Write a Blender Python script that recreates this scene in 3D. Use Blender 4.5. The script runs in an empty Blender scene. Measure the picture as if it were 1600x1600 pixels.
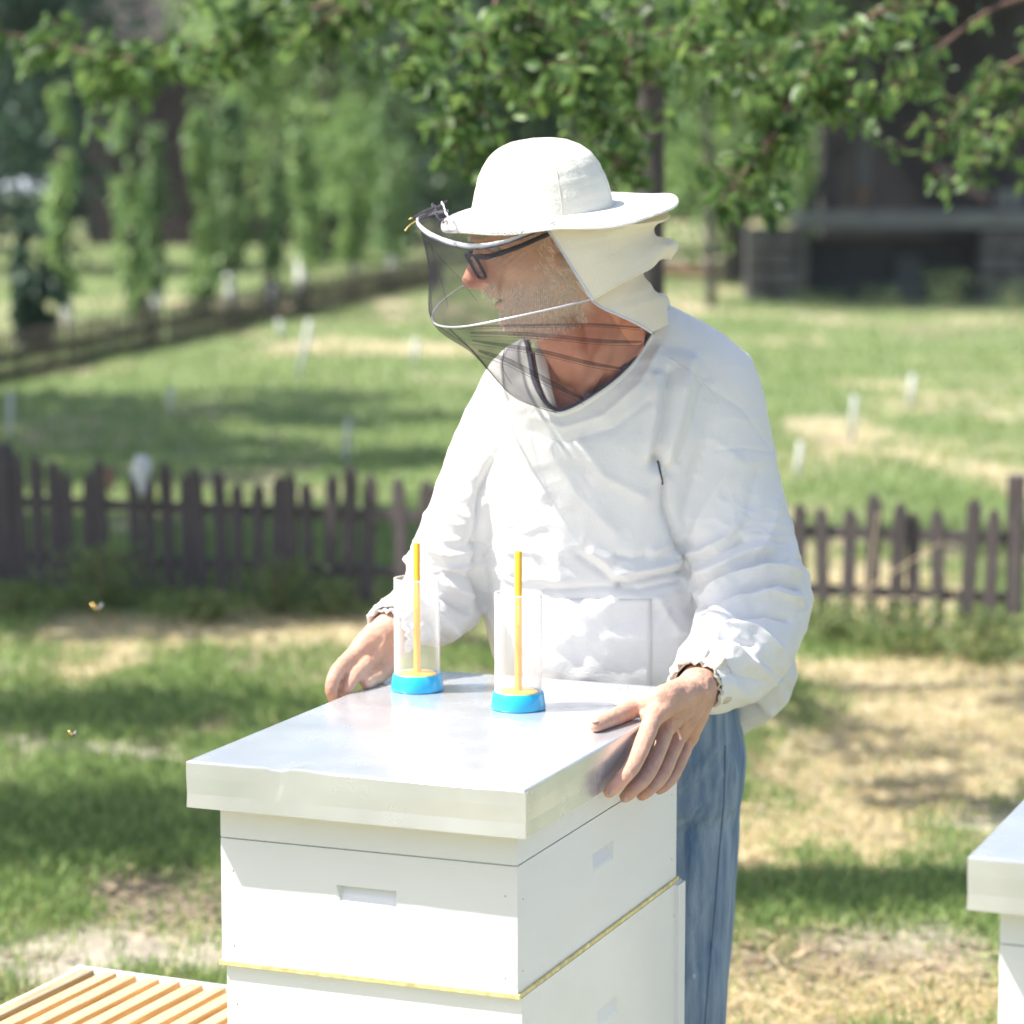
import bpy, math, random
import numpy as np
from mathutils import Vector, Matrix
from mathutils.bvhtree import BVHTree

# ------------------------------------------------------------------ camera, sky, sun
S = bpy.context.scene
F = 4405.0; PITCH = 0.1242; H = 1.575            # pixels on a 1600 px frame, radians, metres
cd = bpy.data.cameras.new('camera'); cam = bpy.data.objects.new('camera', cd)
S.collection.objects.link(cam); S.camera = cam
cd.sensor_width = 36; cd.sensor_height = 36; cd.sensor_fit = 'HORIZONTAL'; cd.lens = F/1600*36
cd.clip_start = 0.05; cd.clip_end = 600
cam.location = (0, 0, H); cam.rotation_euler = (math.pi/2-PITCH, 0, 0)
cd.dof.use_dof = True; cd.dof.focus_distance = 3.52; cd.dof.aperture_fstop = 4.4
SUN_AZ = (-0.99, -0.14); SUN_EL = math.radians(57)
w = bpy.data.worlds.new('World'); S.world = w; w.use_nodes = True
wn = w.node_tree.nodes; wl = w.node_tree.links
sky = wn.new('ShaderNodeTexSky'); sky.sky_type = 'NISHITA'; sky.sun_disc = False
sky.sun_elevation = SUN_EL; sky.sun_rotation = math.atan2(SUN_AZ[0], SUN_AZ[1])
sky.dust_density = 2.5
wl.new(sky.outputs[0], wn['Background'].inputs[0]); wn['Background'].inputs[1].default_value = 0.12
sd = bpy.data.lights.new('sun', 'SUN'); sd.energy = 4.6; sd.angle = math.radians(.5); sd.color = (1, .95, .87)
sun = bpy.data.objects.new('sun', sd); S.collection.objects.link(sun)
sv = Vector((SUN_AZ[0]*math.cos(SUN_EL), SUN_AZ[1]*math.cos(SUN_EL), math.sin(SUN_EL))).normalized()
sun.rotation_euler = sv.to_track_quat('Z', 'Y').to_euler(); sun.location = (-6, 0, 9)
S.view_settings.view_transform = 'Standard'; S.view_settings.look = 'None'
S.view_settings.gamma = 1; S.view_settings.exposure = 1.08; S.view_settings.use_curve_mapping = False
S.render.engine = 'CYCLES'
S.cycles.max_bounces = 8; S.cycles.transparent_max_bounces = 16; S.cycles.sample_clamp_indirect = 8
S.cycles.use_denoising = True

rnd = random.Random(7); rng = np.random.default_rng(11)
FW = Vector((0, math.cos(PITCH), -math.sin(PITCH))); UP = Vector((0, math.sin(PITCH), math.cos(PITCH)))
def ray(px, py): return FW + Vector((1, 0, 0))*((px-800)/F) - UP*((py-800)/F)
def P(px, py, Y):
    d = ray(px, py); t = Y/d.y; return Vector((d.x*t, Y, H+d.z*t))
def G(px, py, z=0.0):
    d = ray(px, py); t = (z-H)/d.z; return Vector((d.x*t, d.y*t, z))
def proj_np(V):
    y, z = V[:, 1], V[:, 2]-H; c, s = math.cos(PITCH), math.sin(PITCH)
    d = y*c-z*s; u = y*s+z*c
    return 800+F*V[:, 0]/d, 800-F*u/d

# ------------------------------------------------------------------ noise
def _h(ix, iy, iz, seed):
    n = (ix.astype(np.int64)*374761393+iy.astype(np.int64)*668265263+iz.astype(np.int64)*2147483647+seed*974634777) & 0xffffffff
    n = ((n ^ (n >> 13))*1274126177) & 0xffffffff
    return ((n ^ (n >> 16)) & 0xffff)/65535.0
def vnoise(V, seed=0):
    V = np.asarray(V, float)
    if V.shape[1] == 2: V = np.c_[V, np.zeros(len(V))]
    i = np.floor(V).astype(np.int64); f = V-i; f = f*f*(3-2*f); r = 0
    for a in (0, 1):
        for b in (0, 1):
            for c in (0, 1):
                wgt = (f[:, 0] if a else 1-f[:, 0])*(f[:, 1] if b else 1-f[:, 1])*(f[:, 2] if c else 1-f[:, 2])
                r = r+wgt*_h(i[:, 0]+a, i[:, 1]+b, i[:, 2]+c, seed)
    return r
def fbm(V, seed=0, o=4):
    V = np.asarray(V, float); s = 0; a = .5; t = 0
    for k in range(o):
        s = s+a*vnoise(V*2**k+k*17.3, seed+k); t += a; a *= .5
    return s/t

# ------------------------------------------------------------------ object helpers
def link(o, parent=None):
    S.collection.objects.link(o)
    if parent is not None: o.parent = parent
    return o
def tag(o, label=None, cat=None, group=None, kind=None):
    if label: o['label'] = label
    if cat: o['category'] = cat
    if group: o['group'] = group
    if kind: o['kind'] = kind
    return o
def thing(name, loc=(0, 0, 0), label=None, cat=None, group=None, rz=0):
    o = bpy.data.objects.new(name, None); o.location = loc; o.rotation_euler = (0, 0, rz); o.empty_display_size = .1
    link(o); tag(o, label, cat, group); bpy.context.view_layer.update(); return o
def fast_mesh(name, V, Fa, n=4):
    """V (k,3), Fa (m,n) uniform polygons"""
    V = np.asarray(V, np.float32); Fa = np.asarray(Fa, np.int32)
    me = bpy.data.meshes.new(name); me.vertices.add(len(V)); me.vertices.foreach_set('co', V.ravel())
    m = len(Fa); n = Fa.shape[1]
    me.loops.add(m*n); me.loops.foreach_set('vertex_index', Fa.ravel())
    me.polygons.add(m); me.polygons.foreach_set('loop_start', np.arange(0, m*n, n, dtype=np.int32))
    me.polygons.foreach_set('loop_total', np.full(m, n, np.int32)); me.update(calc_edges=True); me.validate()
    return me
def obj(name, me, m=None, parent=None, smooth=False, world=True):
    o = bpy.data.objects.new(name, me)
    if m is not None:
        me.materials.clear(); me.materials.append(m)
    if smooth: me.polygons.foreach_set('use_smooth', np.ones(len(me.polygons), bool))
    link(o, parent)
    if parent is not None and world: o.matrix_parent_inverse = parent.matrix_world.inverted()
    return o
class MB:
    def __init__(s): s.v = []; s.f = []
    def add(s, v, f):
        b = len(s.v); s.v += [tuple(x) for x in v]; s.f += [tuple(i+b for i in q) for q in f]; return s
    def box(s, c, h, M=None, ch=0.0):
        c = Vector(c); pts = []
        x, y, z = h
        if ch <= 0:
            for k in (-1, 1):
                for a, b in ((-1, -1), (1, -1), (1, 1), (-1, 1)): pts.append(Vector((a*x, b*y, k*z)))
            fs = [(3, 2, 1, 0), (4, 5, 6, 7), (0, 1, 5, 4), (1, 2, 6, 5), (2, 3, 7, 6), (3, 0, 4, 7)]
        else:
            lv = [(-z, ch), (-z+ch, 0), (z-ch, 0), (z, ch)]
            for zz, ins in lv:
                for a, b in ((-1, -1), (1, -1), (1, 1), (-1, 1)): pts.append(Vector((a*(x-ins), b*(y-ins), zz)))
            fs = [(3, 2, 1, 0), (12, 13, 14, 15)]
            for l in range(3):
                for i in range(4): fs.append((l*4+i, l*4+(i+1) % 4, l*4+4+(i+1) % 4, l*4+4+i))
        if M is not None: pts = [M @ p for p in pts]
        return s.add([p+c for p in pts], fs)
    def tube(s, pts, rad, n=10, sub=4, cap=True, ell=None):
        pts = [Vector(p) for p in pts]
        if not hasattr(rad, '__len__'): rad = [rad]*len(pts)
        C, R = [], []
        if sub > 1 and len(pts) > 2:
            for i in range(len(pts)-1):
                p0 = pts[max(i-1, 0)]; p1 = pts[i]; p2 = pts[i+1]; p3 = pts[min(i+2, len(pts)-1)]
                for k in range(sub):
                    t = k/sub
                    C.append(.5*((2*p1)+(-p0+p2)*t+(2*p0-5*p1+4*p2-p3)*t*t+(-p0+3*p1-3*p2+p3)*t**3)); R.append(rad[i]*(1-t)+rad[i+1]*t)
            C.append(pts[-1]); R.append(rad[-1])
        else: C, R = pts, list(rad)
        if cap == 'round':
            a = (C[0]-C[1]).normalized(); b = (C[-1]-C[-2]).normalized(); r0, r1 = R[0], R[-1]
            pre = [(C[0]+a*r0*math.sin(t), r0*math.cos(t)) for t in (1.4, 1.0, .5)]
            post = [(C[-1]+b*r1*math.sin(t), r1*math.cos(t)) for t in (.5, 1.0, 1.4)]
            C = [q[0] for q in pre]+C+[q[0] for q in post]; R = [q[1] for q in pre]+R+[q[1] for q in post]
        base = len(s.v); nrm = None
        for i, c in enumerate(C):
            t = (C[min(i+1, len(C)-1)]-C[max(i-1, 0)]).normalized()
            if nrm is None:
                nrm = t.orthogonal().normalized() if ell is None else (Vector(ell[0])-t*Vector(ell[0]).dot(t)).normalized()
            else: nrm = (nrm-t*nrm.dot(t)).normalized()
            b = t.cross(nrm); e = 1 if ell is None else ell[1]
            for k in range(n):
                an = 2*math.pi*k/n; s.v.append(tuple(c+(nrm*math.cos(an)+b*math.sin(an)*e)*R[i]))
        for i in range(len(C)-1):
            for k in range(n):
                a = base+i*n+k; b2 = base+i*n+(k+1) % n; s.f.append((a, b2, b2+n, a+n))
        if cap:
            s.f.append(tuple(base+k for k in range(n-1, -1, -1))); s.f.append(tuple(base+(len(C)-1)*n+k for k in range(n)))
        return s
    def loft(s, rings, cap=True, closed=True):
        base = len(s.v); n = len(rings[0])
        for r in rings: s.v += [tuple(p) for p in r]
        for i in range(len(rings)-1):
            for k in range(n if closed else n-1):
                a = base+i*n+k; b = base+i*n+(k+1) % n; s.f.append((a, b, b+n, a+n))
        if cap and closed:
            s.f.append(tuple(base+k for k in range(n-1, -1, -1))); s.f.append(tuple(base+(len(rings)-1)*n+k for k in range(n)))
        return s
    def sph(s, c, r, M=None, nu=14, nv=9):
        c = Vector(c); r = r if hasattr(r, '__len__') else (r, r, r); rings = []
        for j in range(1, nv):
            t = math.pi*j/nv; ring = []
            for k in range(nu):
                a = 2*math.pi*k/nu; p = Vector((r[0]*math.sin(t)*math.cos(a), r[1]*math.sin(t)*math.sin(a), -r[2]*math.cos(t)))
                ring.append(c+(M @ p if M is not None else p))
            rings.append(ring)
        return s.loft(rings)
    def lathe(s, prof, c=(0, 0, 0), n=40, M=None, cap=False, close=False):
        c = Vector(c); rings = []
        for r, z in prof:
            ring = []
            for k in range(n):
                a = 2*math.pi*k/n; p = Vector((r*math.cos(a), r*math.sin(a), z)); ring.append(c+(M @ p if M is not None else p))
            rings.append(ring)
        if close: rings.append(rings[0])
        return s.loft(rings, cap=cap)
    def mesh(s, name='mesh'):
        me = bpy.data.meshes.new(name); me.from_pydata(s.v, [], s.f); me.update(); return me
    def build(s, name, m, parent=None, smooth=False): return obj(name, s.mesh(name), m, parent, smooth)
def recalc(me):
    import bmesh
    b = bmesh.new(); b.from_mesh(me); bmesh.ops.recalc_face_normals(b, faces=b.faces); b.to_mesh(me); b.free(); me.update()
def mods(me, *ms):
    """apply modifiers given as (type, {props}) and return the new mesh"""
    o = bpy.data.objects.new('tmp', me); S.collection.objects.link(o)
    for i, (t, pr) in enumerate(ms):
        m = o.modifiers.new('m%d' % i, t)
        for k, v in pr.items(): setattr(m, k, v)
    dg = bpy.context.evaluated_depsgraph_get(); dg.update()
    r = bpy.data.meshes.new_from_object(o.evaluated_get(dg)); bpy.data.objects.remove(o); return r
def copy_tree(o, parent=None):
    c = o.copy(); S.collection.objects.link(c)
    if parent is not None:
        c.parent = parent; c.matrix_parent_inverse = o.matrix_parent_inverse.copy()
    for ch in list(o.children): copy_tree(ch, c)
    return c
def coords(me):
    a = np.empty(len(me.vertices)*3, np.float32); me.vertices.foreach_get('co', a); return a.reshape(-1, 3).astype(float)
def normals(me):
    a = np.empty(len(me.vertices)*3, np.float32); me.vertices.foreach_get('normal', a); return a.reshape(-1, 3).astype(float)
def setco(me, V): me.vertices.foreach_set('co', V.astype(np.float32).ravel()); me.update()

# ------------------------------------------------------------------ materials
def mat(name, col, rough=.6, var=0.0, scale=8, metal=0, bump=0, bscale=40, spec=.5, sss=0, island=0, transl=0,
        hue=None, sheen=0, alpha=None, coat=0, stretch=None):
    m = bpy.data.materials.new(name); m.use_nodes = True; nt = m.node_tree; N = nt.nodes; L = nt.links
    b = N['Principled BSDF']; out = N['Material Output']
    b.inputs['Roughness'].default_value = rough; b.inputs['Metallic'].default_value = metal
    b.inputs['Specular IOR Level'].default_value = spec
    c = (*col, 1); b.inputs['Base Color'].default_value = c
    src = None; tc = None
    def objco():
        nonlocal tc
        if tc is None:
            t = N.new('ShaderNodeTexCoord'); mp = N.new('ShaderNodeMapping'); L.new(t.outputs['Object'], mp.inputs[0])
            if stretch: mp.inputs['Scale'].default_value = stretch
            tc = mp.outputs[0]
        return tc
    if var or hue:
        nz = N.new('ShaderNodeTexNoise'); nz.inputs['Scale'].default_value = scale; nz.inputs['Detail'].default_value = 6
        L.new(objco(), nz.inputs['Vector'])
        mr = N.new('ShaderNodeMapRange'); L.new(nz.outputs[0], mr.inputs[0])
        mr.inputs[1].default_value = .3; mr.inputs[2].default_value = .7
        mx = N.new('ShaderNodeMix'); mx.data_type = 'RGBA'; L.new(mr.outputs[0], mx.inputs[0])
        lo = hue if hue else tuple(x*(1-var) for x in col)
        mx.inputs[6].default_value = (*lo, 1); mx.inputs[7].default_value = tuple(min(1, x*(1+var)) for x in col)+(1,)
        src = mx.outputs[2]
    if island:
        g = N.new('ShaderNodeNewGeometry'); mr = N.new('ShaderNodeMapRange')
        L.new(g.outputs['Random Per Island'], mr.inputs[0]); mr.inputs[3].default_value = 1-island; mr.inputs[4].default_value = 1+island
        hs = N.new('ShaderNodeHueSaturation'); L.new(mr.outputs[0], hs.inputs['Value'])
        m2 = N.new('ShaderNodeMath'); m2.operation = 'MULTIPLY_ADD'; L.new(g.outputs['Random Per Island'], m2.inputs[0])
        m2.inputs[1].default_value = -.05; m2.inputs[2].default_value = .525; L.new(m2.outputs[0], hs.inputs['Hue'])
        if src: L.new(src, hs.inputs['Color'])
        else: hs.inputs['Color'].default_value = c
        src = hs.outputs[0]
    if src: L.new(src, b.inputs['Base Color'])
    if bump:
        nz = N.new('ShaderNodeTexNoise'); nz.inputs['Scale'].default_value = bscale; nz.inputs['Detail'].default_value = 5
        L.new(objco(), nz.inputs['Vector'])
        bp = N.new('ShaderNodeBump'); bp.inputs['Strength'].default_value = bump; bp.inputs['Distance'].default_value = .01
        L.new(nz.outputs[0], bp.inputs['Height']); L.new(bp.outputs[0], b.inputs['Normal'])
    if sss:
        b.inputs['Subsurface Weight'].default_value = sss; b.inputs['Subsurface Radius'].default_value = (1, .35, .2)
        b.inputs['Subsurface Scale'].default_value = .008
    if sheen: b.inputs['Sheen Weight'].default_value = sheen
    if coat: b.inputs['Coat Weight'].default_value = coat; b.inputs['Coat Roughness'].default_value = .15
    if alpha is not None: b.inputs['Alpha'].default_value = alpha
    if transl:
        t = N.new('ShaderNodeBsdfTranslucent'); ms = N.new('ShaderNodeMixShader'); ms.inputs[0].default_value = transl
        tcx = N.new('ShaderNodeHueSaturation'); tcx.inputs['Value'].default_value = 1.5; tcx.inputs['Hue'].default_value = .485
        if src: L.new(src, tcx.inputs['Color'])
        else: tcx.inputs['Color'].default_value = c
        L.new(tcx.outputs[0], t.inputs[0])
        L.new(b.outputs[0], ms.inputs[1]); L.new(t.outputs[0], ms.inputs[2]); L.new(ms.outputs[0], out.inputs[0])
    return m
M = {}
M['cotton'] = mat('white_cotton', (.72, .705, .685), .85, var=.025, scale=14, bump=.12, bscale=380, spec=.2, sheen=.1)
M['soiled'] = mat('soiled_cotton', (.72, .70, .64), .85, hue=(.50, .40, .26), var=.02, scale=42, bump=.3, bscale=300, spec=.2)
M['cream'] = mat('cream_cotton', (.84, .80, .68), .85, var=.04, scale=9, bump=.15, bscale=300, spec=.2, transl=.3)
M['hatcloth'] = mat('hat_cotton', (.69, .675, .615), .85, var=.03, scale=9, bump=.12, bscale=200, spec=.2)
M['skin'] = mat('skin', (.52, .27, .18), .5, hue=(.40, .17, .11), var=.12, scale=26, bump=.22, bscale=150, spec=.35, sss=.25)
M['skinhand'] = M['skin']
M['beard'] = mat('beard_hair', (.88, .78, .68), .6, island=.25, spec=.2)
M['denim'] = mat('blue_denim', (.10, .17, .29), .85, hue=(.36, .45, .56), var=.12, scale=7, bump=.6, bscale=60, spec=.2, stretch=(9, 9, 1.2))
M['denimseam'] = mat('denim_seam', (.10, .15, .24), .8, spec=.2)
M['black'] = mat('black_plastic', (.02, .024, .03), .3)
M['band'] = mat('dark_band', (.05, .05, .075), .7, var=.3, scale=60)
M['tape'] = mat('white_tape', (.62, .61, .66), .7, var=.1, scale=60)
M['nail'] = mat('fingernail', (.56, .34, .27), .3)
M['fold'] = mat('net_fold', (.05, .045, .06), .8, alpha=.5)
M['wire'] = mat('wire', (.62, .62, .66), .35, metal=.5)
M['leather'] = mat('leather', (.08, .05, .035), .5, bump=.2)
M['eye'] = mat('eye_white', (.7, .66, .6), .2)
M['iris'] = mat('iris', (.05, .07, .08), .1)
M['brass'] = mat('brass', (.75, .52, .2), .3, metal=.9)
M['paint'] = mat('white_paint', (.72, .72, .725), .5, var=.02, scale=5, bump=.05, bscale=60, stretch=(1, 1, 4))
M['paint2'] = mat('old_white_paint', (.75, .75, .73), .55, var=.05, scale=5, bump=.12, bscale=50)
M['wax'] = mat('yellow_propolis', (.66, .57, .26), .6, var=.3, scale=90)
M['pine'] = mat('pine_wood', (.66, .44, .22), .6, var=.22, scale=9, stretch=(14, 1, 14), bump=.1)
M['pale'] = mat('pale_wood', (.80, .66, .42), .6, var=.18, scale=9, stretch=(14, 1, 14))
M['comb'] = mat('honeycomb', (.42, .22, .07), .7, var=.3, scale=60)
M['blue'] = mat('blue_plastic', (.02, .42, .72), .28, coat=.4)
M['yellow'] = mat('yellow_plastic', (.90, .46, .015), .32, coat=.3)
M['fence'] = mat('weathered_fence', (.10, .082, .083), .85, var=.35, scale=12, stretch=(8, 8, 1), bump=.3, bscale=60)
M['fencedark'] = mat('dark_fence', (.06, .045, .04), .9, var=.35, scale=10, stretch=(8, 8, 1))
M['stake'] = mat('stake_white', (.50, .51, .50), .7, var=.1)
M['lime'] = mat('limewash', (.62, .62, .60), .8, var=.12, scale=8)
M['bark'] = mat('bark', (.075, .065, .065), .9, var=.4, scale=9, bump=.8, bscale=30, stretch=(4, 4, 1))
M['twig'] = mat('twig', (.13, .075, .055), .8, var=.3, scale=20)
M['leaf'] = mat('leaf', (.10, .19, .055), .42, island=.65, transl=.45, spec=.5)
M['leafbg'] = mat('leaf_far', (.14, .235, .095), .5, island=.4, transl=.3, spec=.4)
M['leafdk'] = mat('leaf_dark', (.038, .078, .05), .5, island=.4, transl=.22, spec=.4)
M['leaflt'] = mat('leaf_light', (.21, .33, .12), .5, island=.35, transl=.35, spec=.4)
M['grass'] = mat('grass_blade', (.19, .28, .09), .55, island=.4, transl=.3, spec=.3)
M['drygrass'] = mat('dry_blade', (.42, .35, .17), .7, island=.35, transl=.2, spec=.3)
M['weed'] = mat('weed_leaf', (.15, .20, .07), .6, island=.35, transl=.3)
M['straw'] = mat('straw', (.55, .44, .26), .7, island=.35)
M['litter'] = mat('dead_leaf', (.19, .15, .10), .8, island=.4)
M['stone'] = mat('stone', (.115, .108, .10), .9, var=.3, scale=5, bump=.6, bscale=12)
M['mortar'] = mat('mortar', (.06, .06, .065), .95, var=.2)
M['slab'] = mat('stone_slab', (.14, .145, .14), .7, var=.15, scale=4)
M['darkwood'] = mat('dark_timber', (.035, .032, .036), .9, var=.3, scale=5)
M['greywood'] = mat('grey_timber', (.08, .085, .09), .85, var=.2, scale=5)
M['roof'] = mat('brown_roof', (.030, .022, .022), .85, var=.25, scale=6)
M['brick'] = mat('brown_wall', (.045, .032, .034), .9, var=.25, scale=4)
M['tank'] = mat('grey_enamel', (.42, .47, .55), .4, var=.05)
M['glassdk'] = mat('window_glass', (.04, .05, .06), .1)
M['brickpath'] = mat('terracotta', (.34, .20, .15), .9, var=.2)
M['lily'] = mat('grey_rag', (.55, .57, .6), .8, var=.2, scale=20)

def metal_lid():
    m = bpy.data.materials.new('galvanised_lid'); m.use_nodes = True; nt = m.node_tree; N = nt.nodes; L = nt.links
    b = N['Principled BSDF']; b.inputs['Metallic'].default_value = .62
    tc = N.new('ShaderNodeTexCoord'); nz = N.new('ShaderNodeTexNoise'); nz.inputs['Scale'].default_value = 7; nz.inputs['Detail'].default_value = 7
    L.new(tc.outputs['Object'], nz.inputs['Vector'])
    cr = N.new('ShaderNodeValToRGB'); cr.color_ramp.elements[0].position = .32; cr.color_ramp.elements[0].color = (.57, .59, .62, 1)
    cr.color_ramp.elements[1].position = .68; cr.color_ramp.elements[1].color = (.70, .72, .75, 1); L.new(nz.outputs[0], cr.inputs[0])
    L.new(cr.outputs[0], b.inputs['Base Color'])
    n2 = N.new('ShaderNodeTexNoise'); n2.inputs['Scale'].default_value = 16; n2.inputs['Detail'].default_value = 8
    mp = N.new('ShaderNodeMapping'); mp.inputs['Scale'].default_value = (1, 1.3, 1); L.new(tc.outputs['Object'], mp.inputs[0]); L.new(mp.outputs[0], n2.inputs['Vector'])
    mr = N.new('ShaderNodeMapRange'); L.new(n2.outputs[0], mr.inputs[0]); mr.inputs[1].default_value = .3; mr.inputs[2].default_value = .7
    mr.inputs[3].default_value = .17; mr.inputs[4].default_value = .30; L.new(mr.outputs[0], b.inputs['Roughness'])
    bp = N.new('ShaderNodeBump'); bp.inputs['Strength'].default_value = .05; bp.inputs['Distance'].default_value = .01
    n3 = N.new('ShaderNodeTexNoise'); n3.inputs['Scale'].default_value = 9; L.new(tc.outputs['Object'], n3.inputs['Vector'])
    L.new(n3.outputs[0], bp.inputs['Height']); L.new(bp.outputs[0], b.inputs['Normal']); return m
M['lid'] = metal_lid()
def net_mat():
    """fine dark netting: threads cover part of the cloth, holes in between"""
    m = bpy.data.materials.new('veil_net'); m.use_nodes = True; nt = m.node_tree; N = nt.nodes; L = nt.links
    b = N['Principled BSDF']; b.inputs['Base Color'].default_value = (.03, .026, .042, 1); b.inputs['Specular IOR Level'].default_value = .1; b.inputs['Roughness'].default_value = .6
    tc = N.new('ShaderNodeTexCoord'); nz = N.new('ShaderNodeTexNoise'); nz.inputs['Scale'].default_value = 14; nz.inputs['Detail'].default_value = 4
    L.new(tc.outputs['Object'], nz.inputs['Vector'])
    n2 = N.new('ShaderNodeTexNoise'); n2.inputs['Scale'].default_value = 600; L.new(tc.outputs['Object'], n2.inputs['Vector'])
    ad = N.new('ShaderNodeMath'); ad.operation = 'MULTIPLY_ADD'; L.new(n2.outputs[0], ad.inputs[0]); ad.inputs[1].default_value = .35; L.new(nz.outputs[0], ad.inputs[2])
    lw = N.new('ShaderNodeLayerWeight'); lw.inputs[0].default_value = .35
    mr = N.new('ShaderNodeMapRange'); L.new(ad.outputs[0], mr.inputs[0]); mr.inputs[1].default_value = .4; mr.inputs[2].default_value = .95
    mr.inputs[3].default_value = .16; mr.inputs[4].default_value = .29
    a2 = N.new('ShaderNodeMath'); a2.operation = 'MULTIPLY_ADD'; L.new(lw.outputs['Facing'], a2.inputs[0]); a2.inputs[1].default_value = .35; L.new(mr.outputs[0], a2.inputs[2])
    L.new(a2.outputs[0], b.inputs['Alpha']); return m
M['net'] = net_mat()
def clear_mat():
    m = bpy.data.materials.new('clear_plastic'); m.use_nodes = True; b = m.node_tree.nodes['Principled BSDF']
    b.inputs['Base Color'].default_value = (.97, .975, .98, 1); b.inputs['Roughness'].default_value = .04; b.inputs['IOR'].default_value = 1.3
    b.inputs['Specular IOR Level'].default_value = 1.0
    N = m.node_tree.nodes; L = m.node_tree.links; lw = N.new('ShaderNodeLayerWeight'); lw.inputs[0].default_value = .5
    pw = N.new('ShaderNodeMath'); pw.operation = 'POWER'; L.new(lw.outputs['Facing'], pw.inputs[0]); pw.inputs[1].default_value = 3
    ma = N.new('ShaderNodeMath'); ma.operation = 'MULTIPLY_ADD'; L.new(pw.outputs[0], ma.inputs[0]); ma.inputs[1].default_value = .8; ma.inputs[2].default_value = .07
    L.new(ma.outputs[0], b.inputs['Alpha']); return m
M['clear'] = clear_mat()
def lens_mat():
    m = bpy.data.materials.new('spectacle_lens'); m.use_nodes = True; b = m.node_tree.nodes['Principled BSDF']
    b.inputs['Base Color'].default_value = (.7, .75, .8, 1); b.inputs['Roughness'].default_value = .02; b.inputs['Alpha'].default_value = .15; return m
M['lens'] = lens_mat()

# ------------------------------------------------------------------ ground
BL = [  # px, py, rx, ry, channel (0 green, 1 dry, 2 sand, 3 litter), weight
 (120, 1120, 330, 110, 0, 1.6), (520, 1120, 200, 90, 0, 1.3), (130, 1180, 60, 12, 2, 1.5), (240, 1185, 110, 16, 2, 2.2), (300, 1030, 60, 8, 2, 1.0), (200, 1270, 240, 50, 0, 1.5),
 (170, 1385, 250, 40, 3, 1.5), (170, 1500, 330, 50, 2, 1.9), (150, 975, 420, 30, 1, 1.2), (500, 985, 350, 28, 1, 1.8), (100, 920, 300, 22, 3, 1.3),
 (1420, 1140, 350, 150, 1, 3.2), (1300, 1000, 200, 14, 0, .8), (1400, 1060, 300, 30, 1, 1.4), (1340, 1420, 260, 60, 0, 2.4), (1400, 1570, 330, 60, 1, 1.6), (1300, 1560, 260, 60, 3, 1.2), (1330, 1500, 300, 40, 3, 1.4), (1330, 1290, 200, 12, 2, 1.2), (1400, 1190, 160, 12, 2, 1.4),  # lower right litter also paints in the dark shade lying there
 (850, 800, 1200, 70, 0, 1.0), (300, 650, 600, 60, 0, 1.4), (1330, 735, 260, 45, 1, 1.5), (1500, 640, 200, 35, 1, .6), (1350, 560, 300, 60, 0, 1.3), (620, 600, 900, 120, 0, .9), (620, 545, 160, 12, 1, 1.3), (1300, 500, 300, 12, 1, .8),
 (300, 420, 700, 60, 0, 1.6), (640, 405, 60, 14, 2, 2.2), (1080, 412, 90, 12, 2, 2.4), (1500, 470, 200, 10, 3, 1.5)]
def ground_mix(x, y):
    V = np.c_[x, y, np.zeros(len(x))]; px, py = proj_np(V)
    n = [fbm(np.c_[x*1.6+i*31, y*.9], 5+i) for i in range(4)]; fine = [fbm(np.c_[x*6+i*31, y*3.5], 15+i) for i in range(4)]
    wts = np.stack([1.0+5*(n[0]-.5), .55+5*(n[1]-.5), .15+3.5*(n[2]-.5), .05+3*(n[3]-.5)])
    for k in range(4): wts[k] += 2.2*(fine[k]-.5)
    for (bx, by, rx, ry, c, wt) in BL:
        wts[c] += wt*np.exp(-(((px-bx)/rx)**2+((py-by)/ry)**2))
    e = np.exp(2.6*wts); return e/e.sum(0)
gx = np.concatenate([-np.geomspace(300, 3.2, 26), np.linspace(-3, 3, 241), np.geomspace(3.2, 300, 26)])
gy = np.concatenate([[-60, -20, -5, 0, 2], np.linspace(3, 13, 260), np.geomspace(13.1, 60, 190), np.geomspace(65, 400, 12)])
GX, GY = np.meshgrid(gx, gy); X = GX.ravel(); Y = GY.ravel()
GZ = (fbm(np.c_[X*1.2, Y*1.2], 3)-.5)*.05
mixw = ground_mix(X, Y); GZ += (mixw[0]*.02)
nx, ny = len(gx), len(gy); idx = np.arange(nx*ny).reshape(ny, nx)
Fg = np.stack([idx[:-1, :-1], idx[:-1, 1:], idx[1:, 1:], idx[1:, :-1]], -1).reshape(-1, 4)
gm = fast_mesh('ground', np.c_[X, Y, GZ], Fg)
cols = np.array([(.155, .20, .085), (.42, .36, .23), (.35, .31, .25), (.15, .12, .085)])
gc = mixw.T @ cols; gc *= (.75+.5*fbm(np.c_[X*14, Y*9], 44))[:, None]
at = gm.color_attributes.new('soil', 'FLOAT_COLOR', 'POINT'); at.data.foreach_set('color', np.c_[gc, np.ones(len(gc))].astype(np.float32).ravel())
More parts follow.
